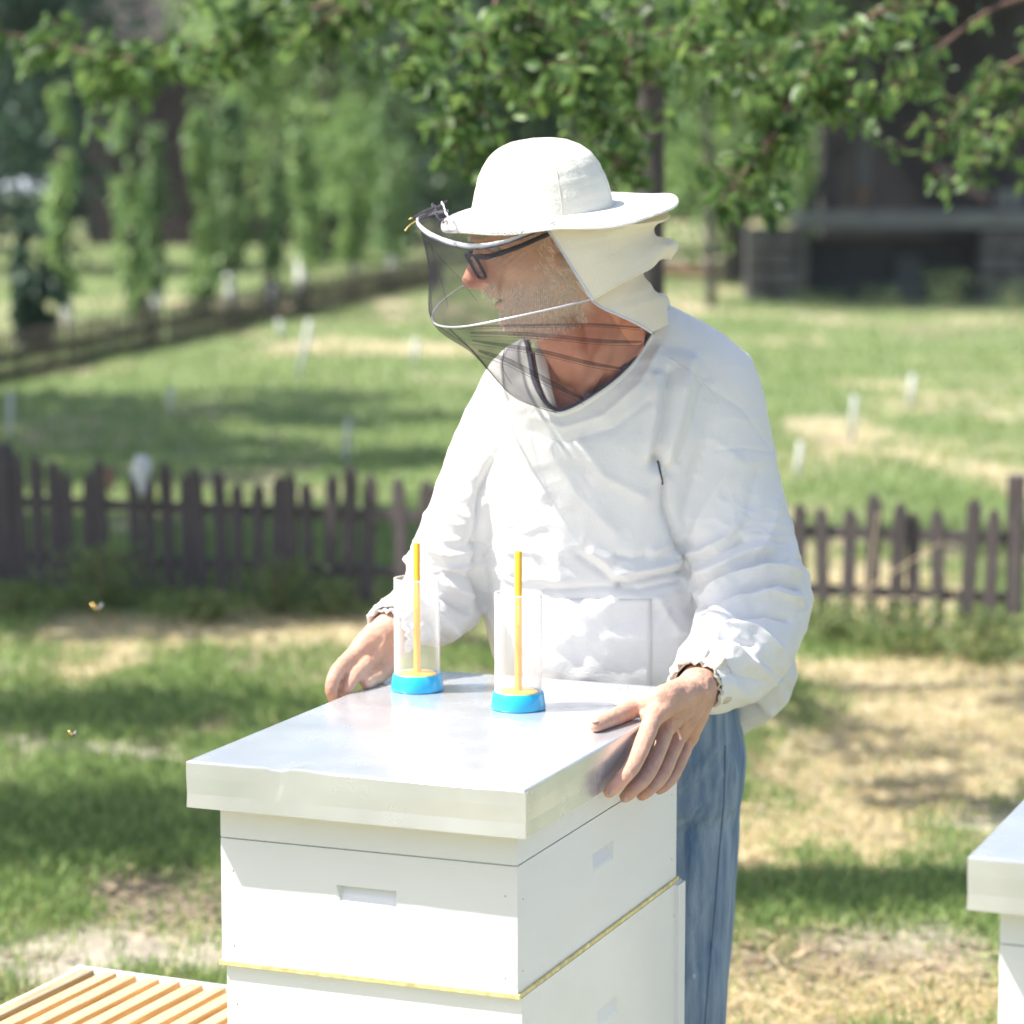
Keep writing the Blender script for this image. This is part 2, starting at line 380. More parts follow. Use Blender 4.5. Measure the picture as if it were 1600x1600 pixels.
def ground_mat():
    m = bpy.data.materials.new('ground'); m.use_nodes = True; nt = m.node_tree; N = nt.nodes; L = nt.links
    b = N['Principled BSDF']; b.inputs['Roughness'].default_value = .95; b.inputs['Specular IOR Level'].default_value = .15
    a = N.new('ShaderNodeAttribute'); a.attribute_name = 'soil'
    tc = N.new('ShaderNodeTexCoord'); nz = N.new('ShaderNodeTexNoise'); nz.inputs['Scale'].default_value = 26; nz.inputs['Detail'].default_value = 8
    L.new(tc.outputs['Object'], nz.inputs['Vector'])
    mr = N.new('ShaderNodeMapRange'); L.new(nz.outputs[0], mr.inputs[0]); mr.inputs[1].default_value = .25; mr.inputs[2].default_value = .75; mr.inputs[3].default_value = .55; mr.inputs[4].default_value = 1.4
    hs = N.new('ShaderNodeHueSaturation'); L.new(a.outputs['Color'], hs.inputs['Color']); L.new(mr.outputs[0], hs.inputs['Value'])
    L.new(hs.outputs[0], b.inputs['Base Color'])
    bp = N.new('ShaderNodeBump'); bp.inputs['Strength'].default_value = .7; bp.inputs['Distance'].default_value = .03
    L.new(nz.outputs[0], bp.inputs['Height']); L.new(bp.outputs[0], b.inputs['Normal']); return m
M['ground'] = ground_mat()
tag(obj('ground', gm, M['ground'], smooth=True), 'garden ground of grass, dry straw patches and sandy soil', kind='structure')
def gz(x, y):
    x = np.atleast_1d(np.asarray(x, float)); y = np.atleast_1d(np.asarray(y, float))
    return (fbm(np.c_[x*1.2, y*1.2], 3)-.5)*.05+ground_mix(x, y)[0]*.02

def blades(x, y, hgt, wid, lean, name, m, z0=None, label=None):
    n = len(x); a = rng.uniform(0, 2*np.pi, n); la = rng.uniform(0, 2*np.pi, n)
    z = gz(x, y)-.006 if z0 is None else z0
    d = np.c_[np.cos(a), np.sin(a), np.zeros(n)]*wid[:, None]; l = np.c_[np.cos(la), np.sin(la), np.zeros(n)]*(lean*hgt)[:, None]
    b = np.c_[x, y, z]; up = np.zeros((n, 3)); up[:, 2] = hgt
    V = np.stack([b-d, b+d, b+d*.8+l*.35+up*.55, b-d*.8+l*.35+up*.55, b+l+up*.93], 1).reshape(-1, 3)
    i = np.arange(n)*5; T = np.concatenate([np.c_[i, i+1, i+2], np.c_[i, i+2, i+3], np.c_[i+3, i+2, i+4]])
    me = fast_mesh(name, V, T); o = obj(name, me, m); tag(o, label, 'grass', kind='stuff'); return o
def scatter(n, y0, y1, marg=1.08, xlim=None):
    u = rng.uniform(0, 1, n); y = 1/(1/y0-u*(1/y0-1/y1)); x = rng.uniform(-1, 1, n)*y*.1816*marg
    return x, y
x, y = scatter(290000, 4.4, 60); mw = ground_mix(x, y)
keep = rng.uniform(0, 1, len(x)) < np.clip(mw[0]*1.3, .03, 1)*np.where(y < 12, 1, .6)
hive_zone = (np.abs(x+.05) < .5) & (y > 2.9) & (y < 4.2); keep &= ~hive_zone
gxk, gyk = x[keep], y[keep]; n = len(gxk)
blades(gxk, gyk, rng.uniform(.02, .05, n)*(1+np.clip(gyk-8, 0, 30)*.03)*(.6+.9*fbm(np.c_[gxk*3, gyk*2], 9)), rng.uniform(.0012, .0026, n)*(1+np.clip(gyk-5, 0, 50)*.13), rng.uniform(.1, .9, n), 'grass', M['grass'], label='short green lawn grass growing over the garden ground')
x, y = scatter(150000, 4.4, 45); mw = ground_mix(x, y); keep = rng.uniform(0, 1, len(x)) < np.clip(mw[1]*.9+.02, 0, 1)
x, y = x[keep], y[keep]; n = len(x)
blades(x, y, rng.uniform(.012, .04, n), rng.uniform(.0010, .002, n)*(1+np.clip(y-5, 0, 50)*.13), rng.uniform(.8, 3.2, n), 'dry_grass', M['drygrass'], label='dry yellow straw grass lying in the bare patches')
# straw pieces and dead leaves lying on the ground
def flat_bits(n, y0, y1, ch, L0, L1, W0, W1, name, m, label, cat, arch=.3):
    x, y = scatter(n, y0, y1); mw = ground_mix(x, y); k = rng.uniform(0, 1, n) < np.clip(mw[ch]*1.2+.02, 0, 1); x, y = x[k], y[k]; n = len(x)
    a = rng.uniform(0, 2*np.pi, n); Ln = rng.uniform(L0, L1, n); W = rng.uniform(W0, W1, n); z = gz(x, y)+.004
    d = np.c_[np.cos(a), np.sin(a), rng.uniform(-.2, .25, n)]*Ln[:, None]; s = np.c_[-np.sin(a), np.cos(a), rng.uniform(-.4, .4, n)]*W[:, None]; c = np.c_[x, y, z+.35*Ln*.3]
    up = np.zeros((n, 3)); up[:, 2] = Ln*arch
    V = np.stack([c-d-s*.5, c-d+s*.5, c+s+up, c-s+up, c+d+s*.3, c+d-s*.3], 1).reshape(-1, 3); i = np.arange(n)*6
    Q = np.concatenate([np.c_[i, i+1, i+2, i+3], np.c_[i+3, i+2, i+4, i+5]])
    return tag(obj(name, fast_mesh(name, V, Q), m), label, cat, kind='stuff')
flat_bits(9000, 4.4, 9, 1, .015, .06, .0008, .002, 'straw_litter', M['straw'], 'loose straw stalks scattered over the dry ground', 'straw', .1)
flat_bits(5500, 4.4, 11, 3, .008, .02, .006, .012, 'leaf_litter', M['litter'], 'brown dead leaves and twigs littering the shaded ground', 'leaf litter')

# ------------------------------------------------------------------ foliage helpers
def leaf_mesh(C, size, name, hang=.5, fold=.25, aspect=.55, detail=True):
    """C (n,3) leaf positions; each leaf a folded, pointed blade of 4 quads/tris"""
    n = len(C); d = rng.normal(0, 1, (n, 3)); d[:, 2] -= hang*1.6; d /= np.linalg.norm(d, axis=1)[:, None]
    r = rng.normal(0, 1, (n, 3)); r[:, 2] += .8; s = np.cross(d, r); s /= np.linalg.norm(s, axis=1)[:, None]; u = np.cross(s, d)
    L_ = (size*rng.uniform(.65, 1.25, n))[:, None]; W = L_*aspect*.5
    if detail:
        c = C; V = np.stack([c, c+d*L_*.35+s*W*.95+u*W*fold, c+d*L_*.38-u*L_*.02, c+d*L_*.35-s*W*.95+u*W*fold,
             c+d*L_*.75+s*W*.62+u*W*fold*.5, c+d*L_*.78-u*L_*.05, c+d*L_*.75-s*W*.62+u*W*fold*.5, c+d*L_*1.02-u*L_*.1], 1).reshape(-1, 3)
        i = np.arange(n)*8
        T = np.concatenate([np.c_[i, i+1, i+2], np.c_[i, i+2, i+3], np.c_[i+1, i+4, i+5], np.c_[i+1, i+5, i+2], np.c_[i+2, i+5, i+6], np.c_[i+2, i+6, i+3], np.c_[i+4, i+7, i+5], np.c_[i+5, i+7, i+6]])
    else:
        c = C; V = np.stack([c, c+d*L_*.5+s*W, c+d*L_, c+d*L_*.5-s*W], 1).reshape(-1, 3); i = np.arange(n)*4
        T = np.c_[i, i+1, i+2, i+3]
    return fast_mesh(name, V, T)
def crown_pts(n, c, r, nclump, cs, flat=0.0):
    """leaf positions grouped in clumps spread through an ellipsoid, denser towards its shell"""
    d = rng.normal(0, 1, (nclump, 3)); d /= np.linalg.norm(d, axis=1)[:, None]; rad = rng.uniform(.25, 1, nclump)**.6
    cc = np.array(c)+d*rad[:, None]*np.array(r)
    k = rng.integers(0, nclump, n); sc = cs*rng.uniform(.4, 1.2, nclump)
    return cc[k]+rng.normal(0, 1, (n, 3))*sc[k][:, None]*np.array([1, 1, .75]), cc
def tree(name, label, x, y, h, crad, n, leaf, lm, trunk_r=.12, base=.2, nclump=60, cs=.35, group=None, limbs=7, white=False, detail=False):
    r_ = rnd; t = thing(name, (x, y, 0), label, 'tree', group)
    top = h-crad[2]*.6; b = MB(); lean = r_.uniform(-.15, .15)
    b.tube([(x, y, -.1), (x+lean*.3, y, h*.25), (x+lean, y+.1, h*.55), (x+lean*1.3, y, top)], [trunk_r*1.15, trunk_r, trunk_r*.75, trunk_r*.3], n=9)
    C, cc = crown_pts(n, (x, y, h-crad[2]), crad, nclump, cs)
    C = C[C[:, 2] > base]
    for q in range(limbs):
        e = cc[q % len(cc)]; s0 = Vector((x+lean*.7, y, h*(.3+.3*r_.random())))
        b.tube([s0, (s0+Vector(e))/2+Vector((0, 0, .1)), e], [trunk_r*.4, trunk_r*.25, trunk_r*.08], n=6)
    b.build('trunk', M['bark'], t, True)
    if white:
        MB().tube([(x, y, -.02), (x+lean*.1, y, white)], [trunk_r*1.25, trunk_r*1.12], n=10, sub=1).build('limewashed_trunk', M['lime'], t, True)
    obj('crown', leaf_mesh(C, leaf, 'crown', detail=detail), lm, t)
    return t

# ------------------------------------------------------------------ trees, far wood, house, shelter
def gx_at(px, Y): return (px-800)/F*Y*1.02
def gy_at(py): return G(800, py).y
wood = 'dense trees closing the far side of the garden'
spec = [  # px, Y, h, radii, n, leafsize, material, label
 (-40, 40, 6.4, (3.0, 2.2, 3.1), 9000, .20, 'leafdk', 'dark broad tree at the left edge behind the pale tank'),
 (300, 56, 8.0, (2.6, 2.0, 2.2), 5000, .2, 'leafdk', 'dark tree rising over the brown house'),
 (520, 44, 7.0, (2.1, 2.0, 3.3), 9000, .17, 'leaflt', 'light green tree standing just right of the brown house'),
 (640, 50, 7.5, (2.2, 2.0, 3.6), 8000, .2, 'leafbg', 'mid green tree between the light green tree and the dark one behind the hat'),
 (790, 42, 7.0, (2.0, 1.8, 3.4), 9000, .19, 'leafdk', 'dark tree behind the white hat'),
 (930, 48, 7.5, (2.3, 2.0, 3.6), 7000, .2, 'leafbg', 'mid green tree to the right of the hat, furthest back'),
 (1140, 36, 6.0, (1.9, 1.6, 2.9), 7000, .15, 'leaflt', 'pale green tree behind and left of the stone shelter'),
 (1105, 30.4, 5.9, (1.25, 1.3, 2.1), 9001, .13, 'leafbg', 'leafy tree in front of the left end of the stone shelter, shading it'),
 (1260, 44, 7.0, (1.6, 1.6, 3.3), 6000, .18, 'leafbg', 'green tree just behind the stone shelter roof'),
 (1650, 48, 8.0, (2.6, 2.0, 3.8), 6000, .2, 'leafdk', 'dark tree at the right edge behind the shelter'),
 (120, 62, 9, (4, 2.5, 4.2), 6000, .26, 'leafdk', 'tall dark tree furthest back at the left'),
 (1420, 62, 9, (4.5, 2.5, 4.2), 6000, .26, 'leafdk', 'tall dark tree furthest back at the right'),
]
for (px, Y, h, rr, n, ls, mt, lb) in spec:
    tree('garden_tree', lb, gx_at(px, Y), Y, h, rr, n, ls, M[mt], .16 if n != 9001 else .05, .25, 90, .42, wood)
# far wood mass closing the view
x = rng.uniform(-26, 26, 26000); z = rng.uniform(0, 1, 26000)**.8*(9+3*vnoise(np.c_[x*.5, x*0], 2)); y = 72+rng.uniform(0, 6, 26000)+z*.2
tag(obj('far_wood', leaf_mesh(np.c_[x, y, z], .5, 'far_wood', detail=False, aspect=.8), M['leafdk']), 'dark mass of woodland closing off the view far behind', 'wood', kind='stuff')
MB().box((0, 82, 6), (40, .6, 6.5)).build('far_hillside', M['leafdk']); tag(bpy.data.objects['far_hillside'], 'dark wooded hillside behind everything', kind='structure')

# shade trees left of the picture (their shadows fall into it)
shade = 'trees standing outside the frame on the left'
for k, (cx, cy, h, rr, n, lb) in enumerate([(-3.45, 9.9, 4.3, (1.05, .85, 1.0), 9000, 'small leafy tree left of the near fence'), (-4.6, 10.9, 5.6, (1.2, 1.0, 1.1), 9000, 'taller leafy tree left of the near fence'),
        (-5.6, 17.0, 6.3, (2.2, 1.7, 1.4), 12000, 'broad leafy tree left of the shaded lawn'), (-5.2, 14.3, 6.2, (2.0, 1.1, 1.4), 9000, 'wide leafy tree between the near fence and the shaded lawn'),
        (-2.95, 6.25, 3.6, (.62, .30, .6), 2400, 'young leafy tree left of the hive'), (-3.3, 7.6, 3.7, (.5, .3, .45), 1500, 'thin young tree left of the sunny grass'), (-3.3, 11.6, 5.2, (1.1, .5, .9), 4500, 'leafy tree leaning over the near fence')]):
    tree('shade_tree', lb, cx, cy, h, rr, n, .15 if n > 3000 else .085, M['leafbg'], .06, .25, 60, .2)

# brown house behind the saplings
def px_box(mb, px0, px1, py0, py1, Y, dep, ch=0):
    a = P(px0, py1, Y); b = P(px1, py0, Y)
    mb.box(((a.x+b.x)/2, Y+dep/2, (a.z+b.z)/2), (abs(b.x-a.x)/2, dep/2, abs(b.z-a.z)/2), ch=ch); return mb
def wall_to_ground(mb, px0, px1, py0, Y, dep):
    a = P(px0, py0, Y); b = P(px1, py0, Y); mb.box(((a.x+b.x)/2, Y+dep/2, a.z/2-.05), ((b.x-a.x)/2, dep/2, a.z/2+.05)); return mb
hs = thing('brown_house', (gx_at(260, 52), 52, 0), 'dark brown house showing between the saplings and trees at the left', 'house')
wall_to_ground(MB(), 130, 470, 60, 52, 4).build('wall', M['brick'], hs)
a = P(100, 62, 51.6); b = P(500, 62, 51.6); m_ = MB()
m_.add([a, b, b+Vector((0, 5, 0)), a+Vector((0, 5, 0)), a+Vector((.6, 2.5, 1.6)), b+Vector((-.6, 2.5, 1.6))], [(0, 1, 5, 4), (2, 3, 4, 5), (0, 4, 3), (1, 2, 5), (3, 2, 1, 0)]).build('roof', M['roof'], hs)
for q in ((296, 338, 208, 236), (165, 200, 205, 240)):
    wf = px_box(MB(), *q, 51.93, .08).build('window', M['tank'] if q[0] > 200 else M['greywood'], hs)
    px_box(MB(), q[0]+5, q[1]-5, q[2]+5, q[3]-5, 51.9, .05).build('pane', M['tank'], wf)
tk = thing('storage_tank', (gx_at(58, 46), 46, 0), 'pale grey horizontal tank on legs at the far left under the trees', 'tank')
c0 = P(20, 298, 46); c1 = P(100, 298, 46); MB().tube([c0-Vector((0, 0, 0)), c1], .19, n=20, cap='round', sub=1).build('tank_body', M['tank'], tk, True)
for q in (35, 85):
    p_ = P(q, 298, 46); MB().box((p_.x, 46, (p_.z-.1)/2), (.04, .12, (p_.z-.1)/2)).build('leg', M['greywood'], tk)

# outdoor stone shelter with a slab counter on the right
sh = thing('stone_shelter', (gx_at(1420, 32), 32, 0), 'dark timber shelter with a grey stone slab counter at the right', 'shelter')
YS = 31.5
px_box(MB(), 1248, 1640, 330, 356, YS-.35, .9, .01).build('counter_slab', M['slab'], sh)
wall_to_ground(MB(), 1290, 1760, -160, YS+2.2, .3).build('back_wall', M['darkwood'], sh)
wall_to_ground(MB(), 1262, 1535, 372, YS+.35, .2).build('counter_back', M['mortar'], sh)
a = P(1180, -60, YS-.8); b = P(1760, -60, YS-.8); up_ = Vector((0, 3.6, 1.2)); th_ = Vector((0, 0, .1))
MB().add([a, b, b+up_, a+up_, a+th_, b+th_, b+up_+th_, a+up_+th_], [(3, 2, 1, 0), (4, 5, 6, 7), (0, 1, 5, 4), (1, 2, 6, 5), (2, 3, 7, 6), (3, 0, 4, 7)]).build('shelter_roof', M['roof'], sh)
for (p0, p1, r, mt, nm) in (((1352, -60), (1352, 330), .075, 'greywood', 'post'), ((1590, -60), (1590, 330), .08, 'darkwood', 'post'), ((1345, 180), (1262, 328), .07, 'darkwood', 'brace'), ((1300, -60), (1300, 330), .06, 'darkwood', 'post')):
    A = P(*p0, YS+.1); B = P(*p1, YS+.1); MB().tube([A, B], r, n=4, sub=1).build(nm, M[mt], sh)
A = P(1470, 265, YS+.9); B = P(1540, 310, YS+.9); MB().tube([A, B], .05, n=8, sub=1, cap='round').build('copper_pipe', mat('old_copper', (.32, .2, .18), .6), sh, True)
px_box(MB(), 1345, 1356, 292, 330, YS, .08).build('orange_jar', mat('amber_glass', (.14, .075, .04), .5), sh)
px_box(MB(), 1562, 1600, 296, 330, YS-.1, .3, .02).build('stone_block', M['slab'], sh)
def stonewall(px0, px1, py0, Y, dep, seed):
    a = P(px0, py0, Y); b = P(px1, py0, Y); r_ = random.Random(seed); z = 0; top = a.z-.01; mb = MB()
    mb.box(((a.x+b.x)/2, Y+dep/2+.03, top/2-.03), ((b.x-a.x)/2-.02, dep/2-.02, top/2)).build('mortar_core', M['mortar'], sh)
    while z < top-.05:
        h = min(r_.uniform(.14, .24), top-z); xx = a.x
        while xx < b.x-.03:
            w_ = min(r_.uniform(.18, .36), b.x-xx); q = MB(); jz = r_.uniform(-.02, .02)
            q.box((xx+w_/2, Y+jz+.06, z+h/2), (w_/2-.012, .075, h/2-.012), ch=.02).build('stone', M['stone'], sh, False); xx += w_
        z += h
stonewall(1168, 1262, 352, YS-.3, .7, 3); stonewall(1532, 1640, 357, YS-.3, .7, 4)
wall_to_ground(MB(), 1400, 1440, 400, YS+.15, .15).build('low_grate', M['greywood'], sh)
# low stone border with terracotta edge left of the shelter
tp = thing('terracotta_edging', (gx_at(1080, 38), 38, 0), 'reddish terracotta edging beside the tree trunk at the shelter', 'edging')
for k in range(7):
    p_ = P(1040+k*17, 415, 38); MB().box((p_.x, 38, .08), (.065, .18, .09), ch=.015).build('brick', M['brickpath'], tp)

# slim saplings with limewashed trunks along the fence at the left
sap = 'slim young trees with limewashed trunks'
def sapling(px, pyb, Y, pyt, wpx, n, mt, lb, low):
    x0 = gx_at(px, Y); wd = wpx/F*Y/2*.85; h = P(px, pyt, Y).z; t = thing('sapling', (x0, Y, 0), lb, 'tree', sap)
    rz_ = rnd.uniform(-.03, .03)
    MB().tube([(x0, Y, -.02), (x0+rz_, Y, h*.5), (x0+rz_*2, Y, h)], [.045, .035, .008], n=7).build('trunk', M['bark'], t, True)
    MB().tube([(x0, Y, -.02), (x0+rz_*.6, Y, low)], [.058, .052], n=9, sub=1).build('limewashed_trunk', M['lime'], t, True)
    n = int(n*1.6); zz = rng.uniform(0, 1, n); z = low*.9+(h-low*.9)*zz; a = rng.uniform(0, 6.28, n)
    prof = wd*(.35+.8*np.sin(np.pi*np.clip(zz*.8+.15, 0, 1)))*(.15+1.9*vnoise(np.c_[z*3.6+px, a*.8], int(px))**1.3)
    rr = prof*np.sqrt(rng.uniform(0, 1, n)); drift = .16*(vnoise(np.c_[z*1.1, z*0+px], 4)-.5)
    C = np.c_[x0+rz_+drift+rr*np.cos(a), Y+rr*np.sin(a), z]
    C = C[vnoise(C*np.array([9, 9, 4.5]), int(px)+3) > .37]; obj('crown', leaf_mesh(C, .10, 'crown', hang=1.3, detail=False), M[mt], t)
for q in [(120, 515, 26.5, 130, 46, 1500, 'leaflt', 'sapling with a long white trunk second from the left', .38),
          (50, 540, 23.5, 345, 62, 2200, 'leafdk', 'short dark bushy sapling furthest left', .12),
          (215, 495, 27.5, 120, 40, 1400, 'leaflt', 'pale green sapling just right of the white trunk sapling', .1),
          (258, 497, 28.0, 190, 34, 700, 'leafbg', 'thin sapling with a short white trunk left of the house window', .36),
          (330, 490, 28.0, 170, 44, 1600, 'leaflt', 'sapling in front of the house with foliage down to the fence', .1),
          (371, 490, 28.5, 150, 58, 2400, 'leafbg', 'dark green full sapling with white trunk left of centre', .45),
          (433, 497, 28.2, 240, 34, 700, 'leafbg', 'sapling with white trunk and sparse foliage beside the dark full one', .36),
          (476, 485, 29.5, 160, 40, 900, 'leaflt', 'pale sapling with the tallest white trunk in the row', .58),
          (617, 440, 36.0, 130, 60, 1800, 'leafbg', 'sapling with a white trunk nearest the white hat', .5),
          (560, 430, 38.0, 150, 90, 2600, 'leaflt', 'light green broad sapling between the white trunks and the hat', .3)]: sapling(*q)

# ------------------------------------------------------------------ fences
def fence(name, label, A, B, gap, ph, pw, mt, posts, rails, tilt=.03, hv=.05, pt=.012, ends=0):
    A = Vector(A); B = Vector(B); d = (B-A); L_ = d.length; d.normalize(); ang = math.atan2(d.y, d.x)
    t = thing(name, ((A+B)/2)[:2]+(0,) if False else (A.x, A.y, 0), label, 'fence'); n = int(L_/gap)
    sh_ = []
    for k in range(5):
        q = MB(); hh = ph*(1+rnd.uniform(-hv, hv)); w2 = pw/2*rnd.uniform(.85, 1.1); tp_ = rnd.uniform(.25, .8)
        pr = [(-w2, 0), (w2, 0), (w2, hh*.93), (w2*tp_*.4, hh), (-w2*tp_*.7, hh*.985), (-w2, hh*.92)]
        v = [(a, -pt/2, b) for a, b in pr]+[(a, pt/2, b) for a, b in pr]; nn = len(pr)
        q.add(v, [tuple(range(nn)), tuple(range(2*nn-1, nn-1, -1))]+[(i, i+nn, (i+1) % nn+nn, (i+1) % nn) for i in range(nn)]); sh_.append(q.mesh('picket'))
    if ph > .45: n = int(n*1.13)
    for k in range(n):
        if rnd.random() < .02: continue
        p = A+d*(k*gap*(1-(.12*k/n if ph > .45 else 0))+rnd.uniform(-.1, .1)*gap); o = obj('picket', sh_[rnd.randrange(5)], None, t, world=False)
        if not o.data.materials: o.data.materials.append(M[mt])
        o.matrix_parent_inverse = t.matrix_world.inverted(); o.location = (p.x, p.y, -.03+rnd.uniform(-.02, .01)); o.scale = (1, 1, 1+.10*(k/n)*(name == 'picket_fence' and ph > .4)); o.rotation_euler = (rnd.uniform(-tilt, tilt)*.6, rnd.uniform(-tilt, tilt), ang+rnd.uniform(-.08, .08))
    nrm = Vector((-d.y, d.x, 0)); nrm = nrm if nrm.y > 0 else -nrm
    for z in rails:
        q = MB(); m1 = (A+B)/2+nrm*(pt/2+.011); q.box((m1.x, m1.y, z*ph/.45 if ph < .45 else z), (L_/2, .012, .018 if ph > .45 else .03), Matrix.Rotation(ang, 3, 'Z')); q.build('rail', M[mt], t)
    for s in posts:
        p = A+d*s+nrm*.045; q = MB(); q.box((p.x, p.y, ph*.56), (.028, .024, ph*.6), Matrix.Rotation(ang, 3, 'Z'), ch=.004); q.build('post', M[mt], t)
    return t
A0 = G(1581, 996); A1 = G(-90, 918); dd = (Vector(A1)-Vector(A0))
fence('picket_fence', 'low weathered dark brown picket fence crossing the garden behind the beekeeper', A0, A1, .081, .465, .048, 'fence', [.0, 1.9, 3.7], [.13, .33], .055, .08)
pe = G(1583, 968); q = MB(); 
fence('picket_fence', 'long thin far picket fence running from the left edge back toward the trees', G(-40, 612), G(690, 445), .105, .40, .038, 'fencedark', [.05, 4.2, 8.2, 12.0], [.07, .21], .02, .03)
rg = bpy.data.objects.new('x', None); bpy.data.objects.remove(rg)
def rag(px, py, wpx, hpx, Y, lb):
    c = P(px, py, Y); w_ = wpx/F*Y; h_ = hpx/F*Y; n = 9; rings = []
    for j in range(n):
        t_ = j/(n-1); r = w_*.5*(.35+.65*math.sin(math.pi*min(1, t_*1.1+.1))); rings.append([c+Vector((r*math.cos(a)*(1+.25*math.sin(3*a+j)), .4*r*math.sin(a), h_*(.5-t_))) for a in [2*math.pi*k/12 for k in range(12)]])
    m_ = MB().loft(rings); tag(m_.build('rag', M['lily'], None, True), lb, 'rag')
rag(221, 742, 30, 62, 9.97, 'pale grey rag hung over a picket of the near fence at the left')
rag(172, 750, 16, 40, 9.97, 'small brown cloth scrap caught on the near fence left of the pale rag')
bpy.data.objects['rag.001'].data.materials.clear(); bpy.data.objects['rag.001'].data.materials.append(mat('brown_cloth', (.22, .13, .10), .8, var=.2, scale=30))

# white plastic plant stakes in the field
def stake(pxb, pyb, pxt, pyt, lb, r=.011):
    b = G(pxb, pyb); t_ = P(pxt, pyt, b.y); o = MB().tube([b-Vector((0, 0, .03)), t_], [r*b.y/12, r*b.y/12], n=8, sub=1).build('plant_stake', M['stake'], None, True)
    tag(o, lb, 'stake', 'white stakes marking young plants in the field')
for q in [(1330, 690, 1336, 618, 'white stake in the dry patch right of the beekeeper, middle of three'), (1422, 640, 1426, 585, 'white stake furthest right in the field'),
          (1243, 757, 1251, 690, 'white stake closest to the beekeeper elbow, just above the near fence'), (538, 732, 544, 655, 'white stake above the near fence left of the beekeeper sleeve'),
          (464, 602, 484, 500, 'white leaning stake beyond the far fence gap, left of the veil'), (648, 572, 650, 530, 'faint white stake seen just left of the veil'),
          (15, 692, 17, 612, 'white stake at the left edge in the shaded lawn'), (265, 650, 268, 605, 'small white stake in the middle of the shaded lawn'),
          (440, 530, 436, 500, 'short white stake at the foot of the far fence')]: stake(*q)

# weeds along the fence foot
def weed(px, py, hpx, wpx, n, lb, mt='weed'):
    c = G(px, py); h_ = hpx/F*c.y; w_ = wpx/F*c.y; t = thing('weed_plant', tuple(c), lb, 'plant', 'weeds growing along the near fence')
    C = np.c_[rng.normal(0, w_*.35, n)+c.x, rng.normal(0, w_*.25, n)+c.y, 0.01+h_*rng.uniform(0, 1, n)**1.2]
    obj('foliage', leaf_mesh(C, .035, 'foliage', hang=-.6, detail=False, aspect=.4), M[mt], t)
    q = MB()
    for k in range(7): q.tube([c, (c.x+rnd.uniform(-1, 1)*w_*.4, c.y+rnd.uniform(-.05, .05), h_*rnd.uniform(.6, 1.05))], [.003, .001], n=4, sub=1)
    q.build('stem', M['drygrass'], t)
for k, q in enumerate([(160, 955, 95, 100, 600, 'yellowish weed clump below the pale rag on the fence'), (440, 960, 75, 90, 450, 'low weed clump left of the tube at the fence foot'), (520, 965, 50, 60, 250, 'small weed near the beekeeper sleeve'),
          (30, 965, 50, 90, 300, 'low weed clump at the left edge'), (1300, 1010, 60, 110, 420, 'yellow green weed clump right of the elbow'), (1420, 1025, 70, 130, 550, 'wide weed clump at the foot of the right pickets'),
          (1540, 1040, 75, 120, 500, 'weed clump below the last fence post'), (320, 975, 45, 90, 300, 'dry low weed in the middle of the left fence'), (1480, 492, 65, 60, 350, 'tall green tuft in front of the shelter opening', 'leafbg'), (1590, 495, 55, 70, 350, 'green tuft in front of the right stone pillar', 'leafbg'), (1375, 488, 40, 70, 260, 'low green tuft below the middle of the slab counter', 'leafbg'), (1275, 486, 30, 90, 260, 'low green tuft at the left stone pillar', 'leafbg')]): weed(*q)
for k, (p0, p1, p2) in enumerate([((1290, 965), (1370, 910), (1475, 845)), ((1352, 990), (1358, 900), (1372, 800)), ((1500, 985), (1492, 930), (1475, 890)), ((1260, 990), (1330, 940), (1470, 935))]):
    Yf = 9.3; o = MB().tube([P(*p0, Yf), P(*p1, Yf), P(*p2, Yf)], [.004, .003, .0015], n=5).build('dry_stem', M['straw'], None, True)
    tag(o, ['long dry stem leaning across the right pickets', 'upright pale stem between the third and fourth right pickets', 'bent dry stem at the dark picket near the end post', 'low dry stem crossing the foot of the right pickets'][k], 'stem')

# ------------------------------------------------------------------ hives
TH = .3781; HC = Vector((.014, 3.1135, 0)); LW, LL, LZ = .43, .657, .87
ux = Vector((math.cos(TH), -math.sin(TH), 0)); vy = Vector((math.sin(TH), math.cos(TH), 0))
def hloc(x, y, z=0): return HC+ux*x+vy*y+Vector((0, 0, z))
def panel(mb, O, X_, Z_, N_, w_, h_, pw=.078, ph_=.024, pz=None, dep=.011):
    """flat board face with a sloping hand hold cut into it"""
    pz = h_*.5 if pz is None else pz; x0 = (w_-pw)/2; z0 = pz-ph_/2; xs = [0, x0, x0+pw, w_]; zs = [0, z0, z0+ph_, h_]
    v = [O+X_*a+Z_*b for b in zs for a in xs]; f = []
    for j in range(3):
        for i in range(3):
            if (i, j) == (1, 1): continue
            f.append((j*4+i, j*4+i+1, j*4+i+5, j*4+i+4))
    e = .006; v += [O+X_*(x0+e)+Z_*(z0+.004)-N_*.001, O+X_*(x0+pw-e)+Z_*(z0+.004)-N_*.001, O+X_*(x0+pw-e)+Z_*(z0+ph_-.001)-N_*dep, O+X_*(x0+e)+Z_*(z0+ph_-.001)-N_*dep]
    f += [(16, 17, 18, 19), (5, 6, 17, 16), (6, 10, 18, 17), (10, 9, 19, 18), (9, 5, 16, 19)]; mb.add(v, f)
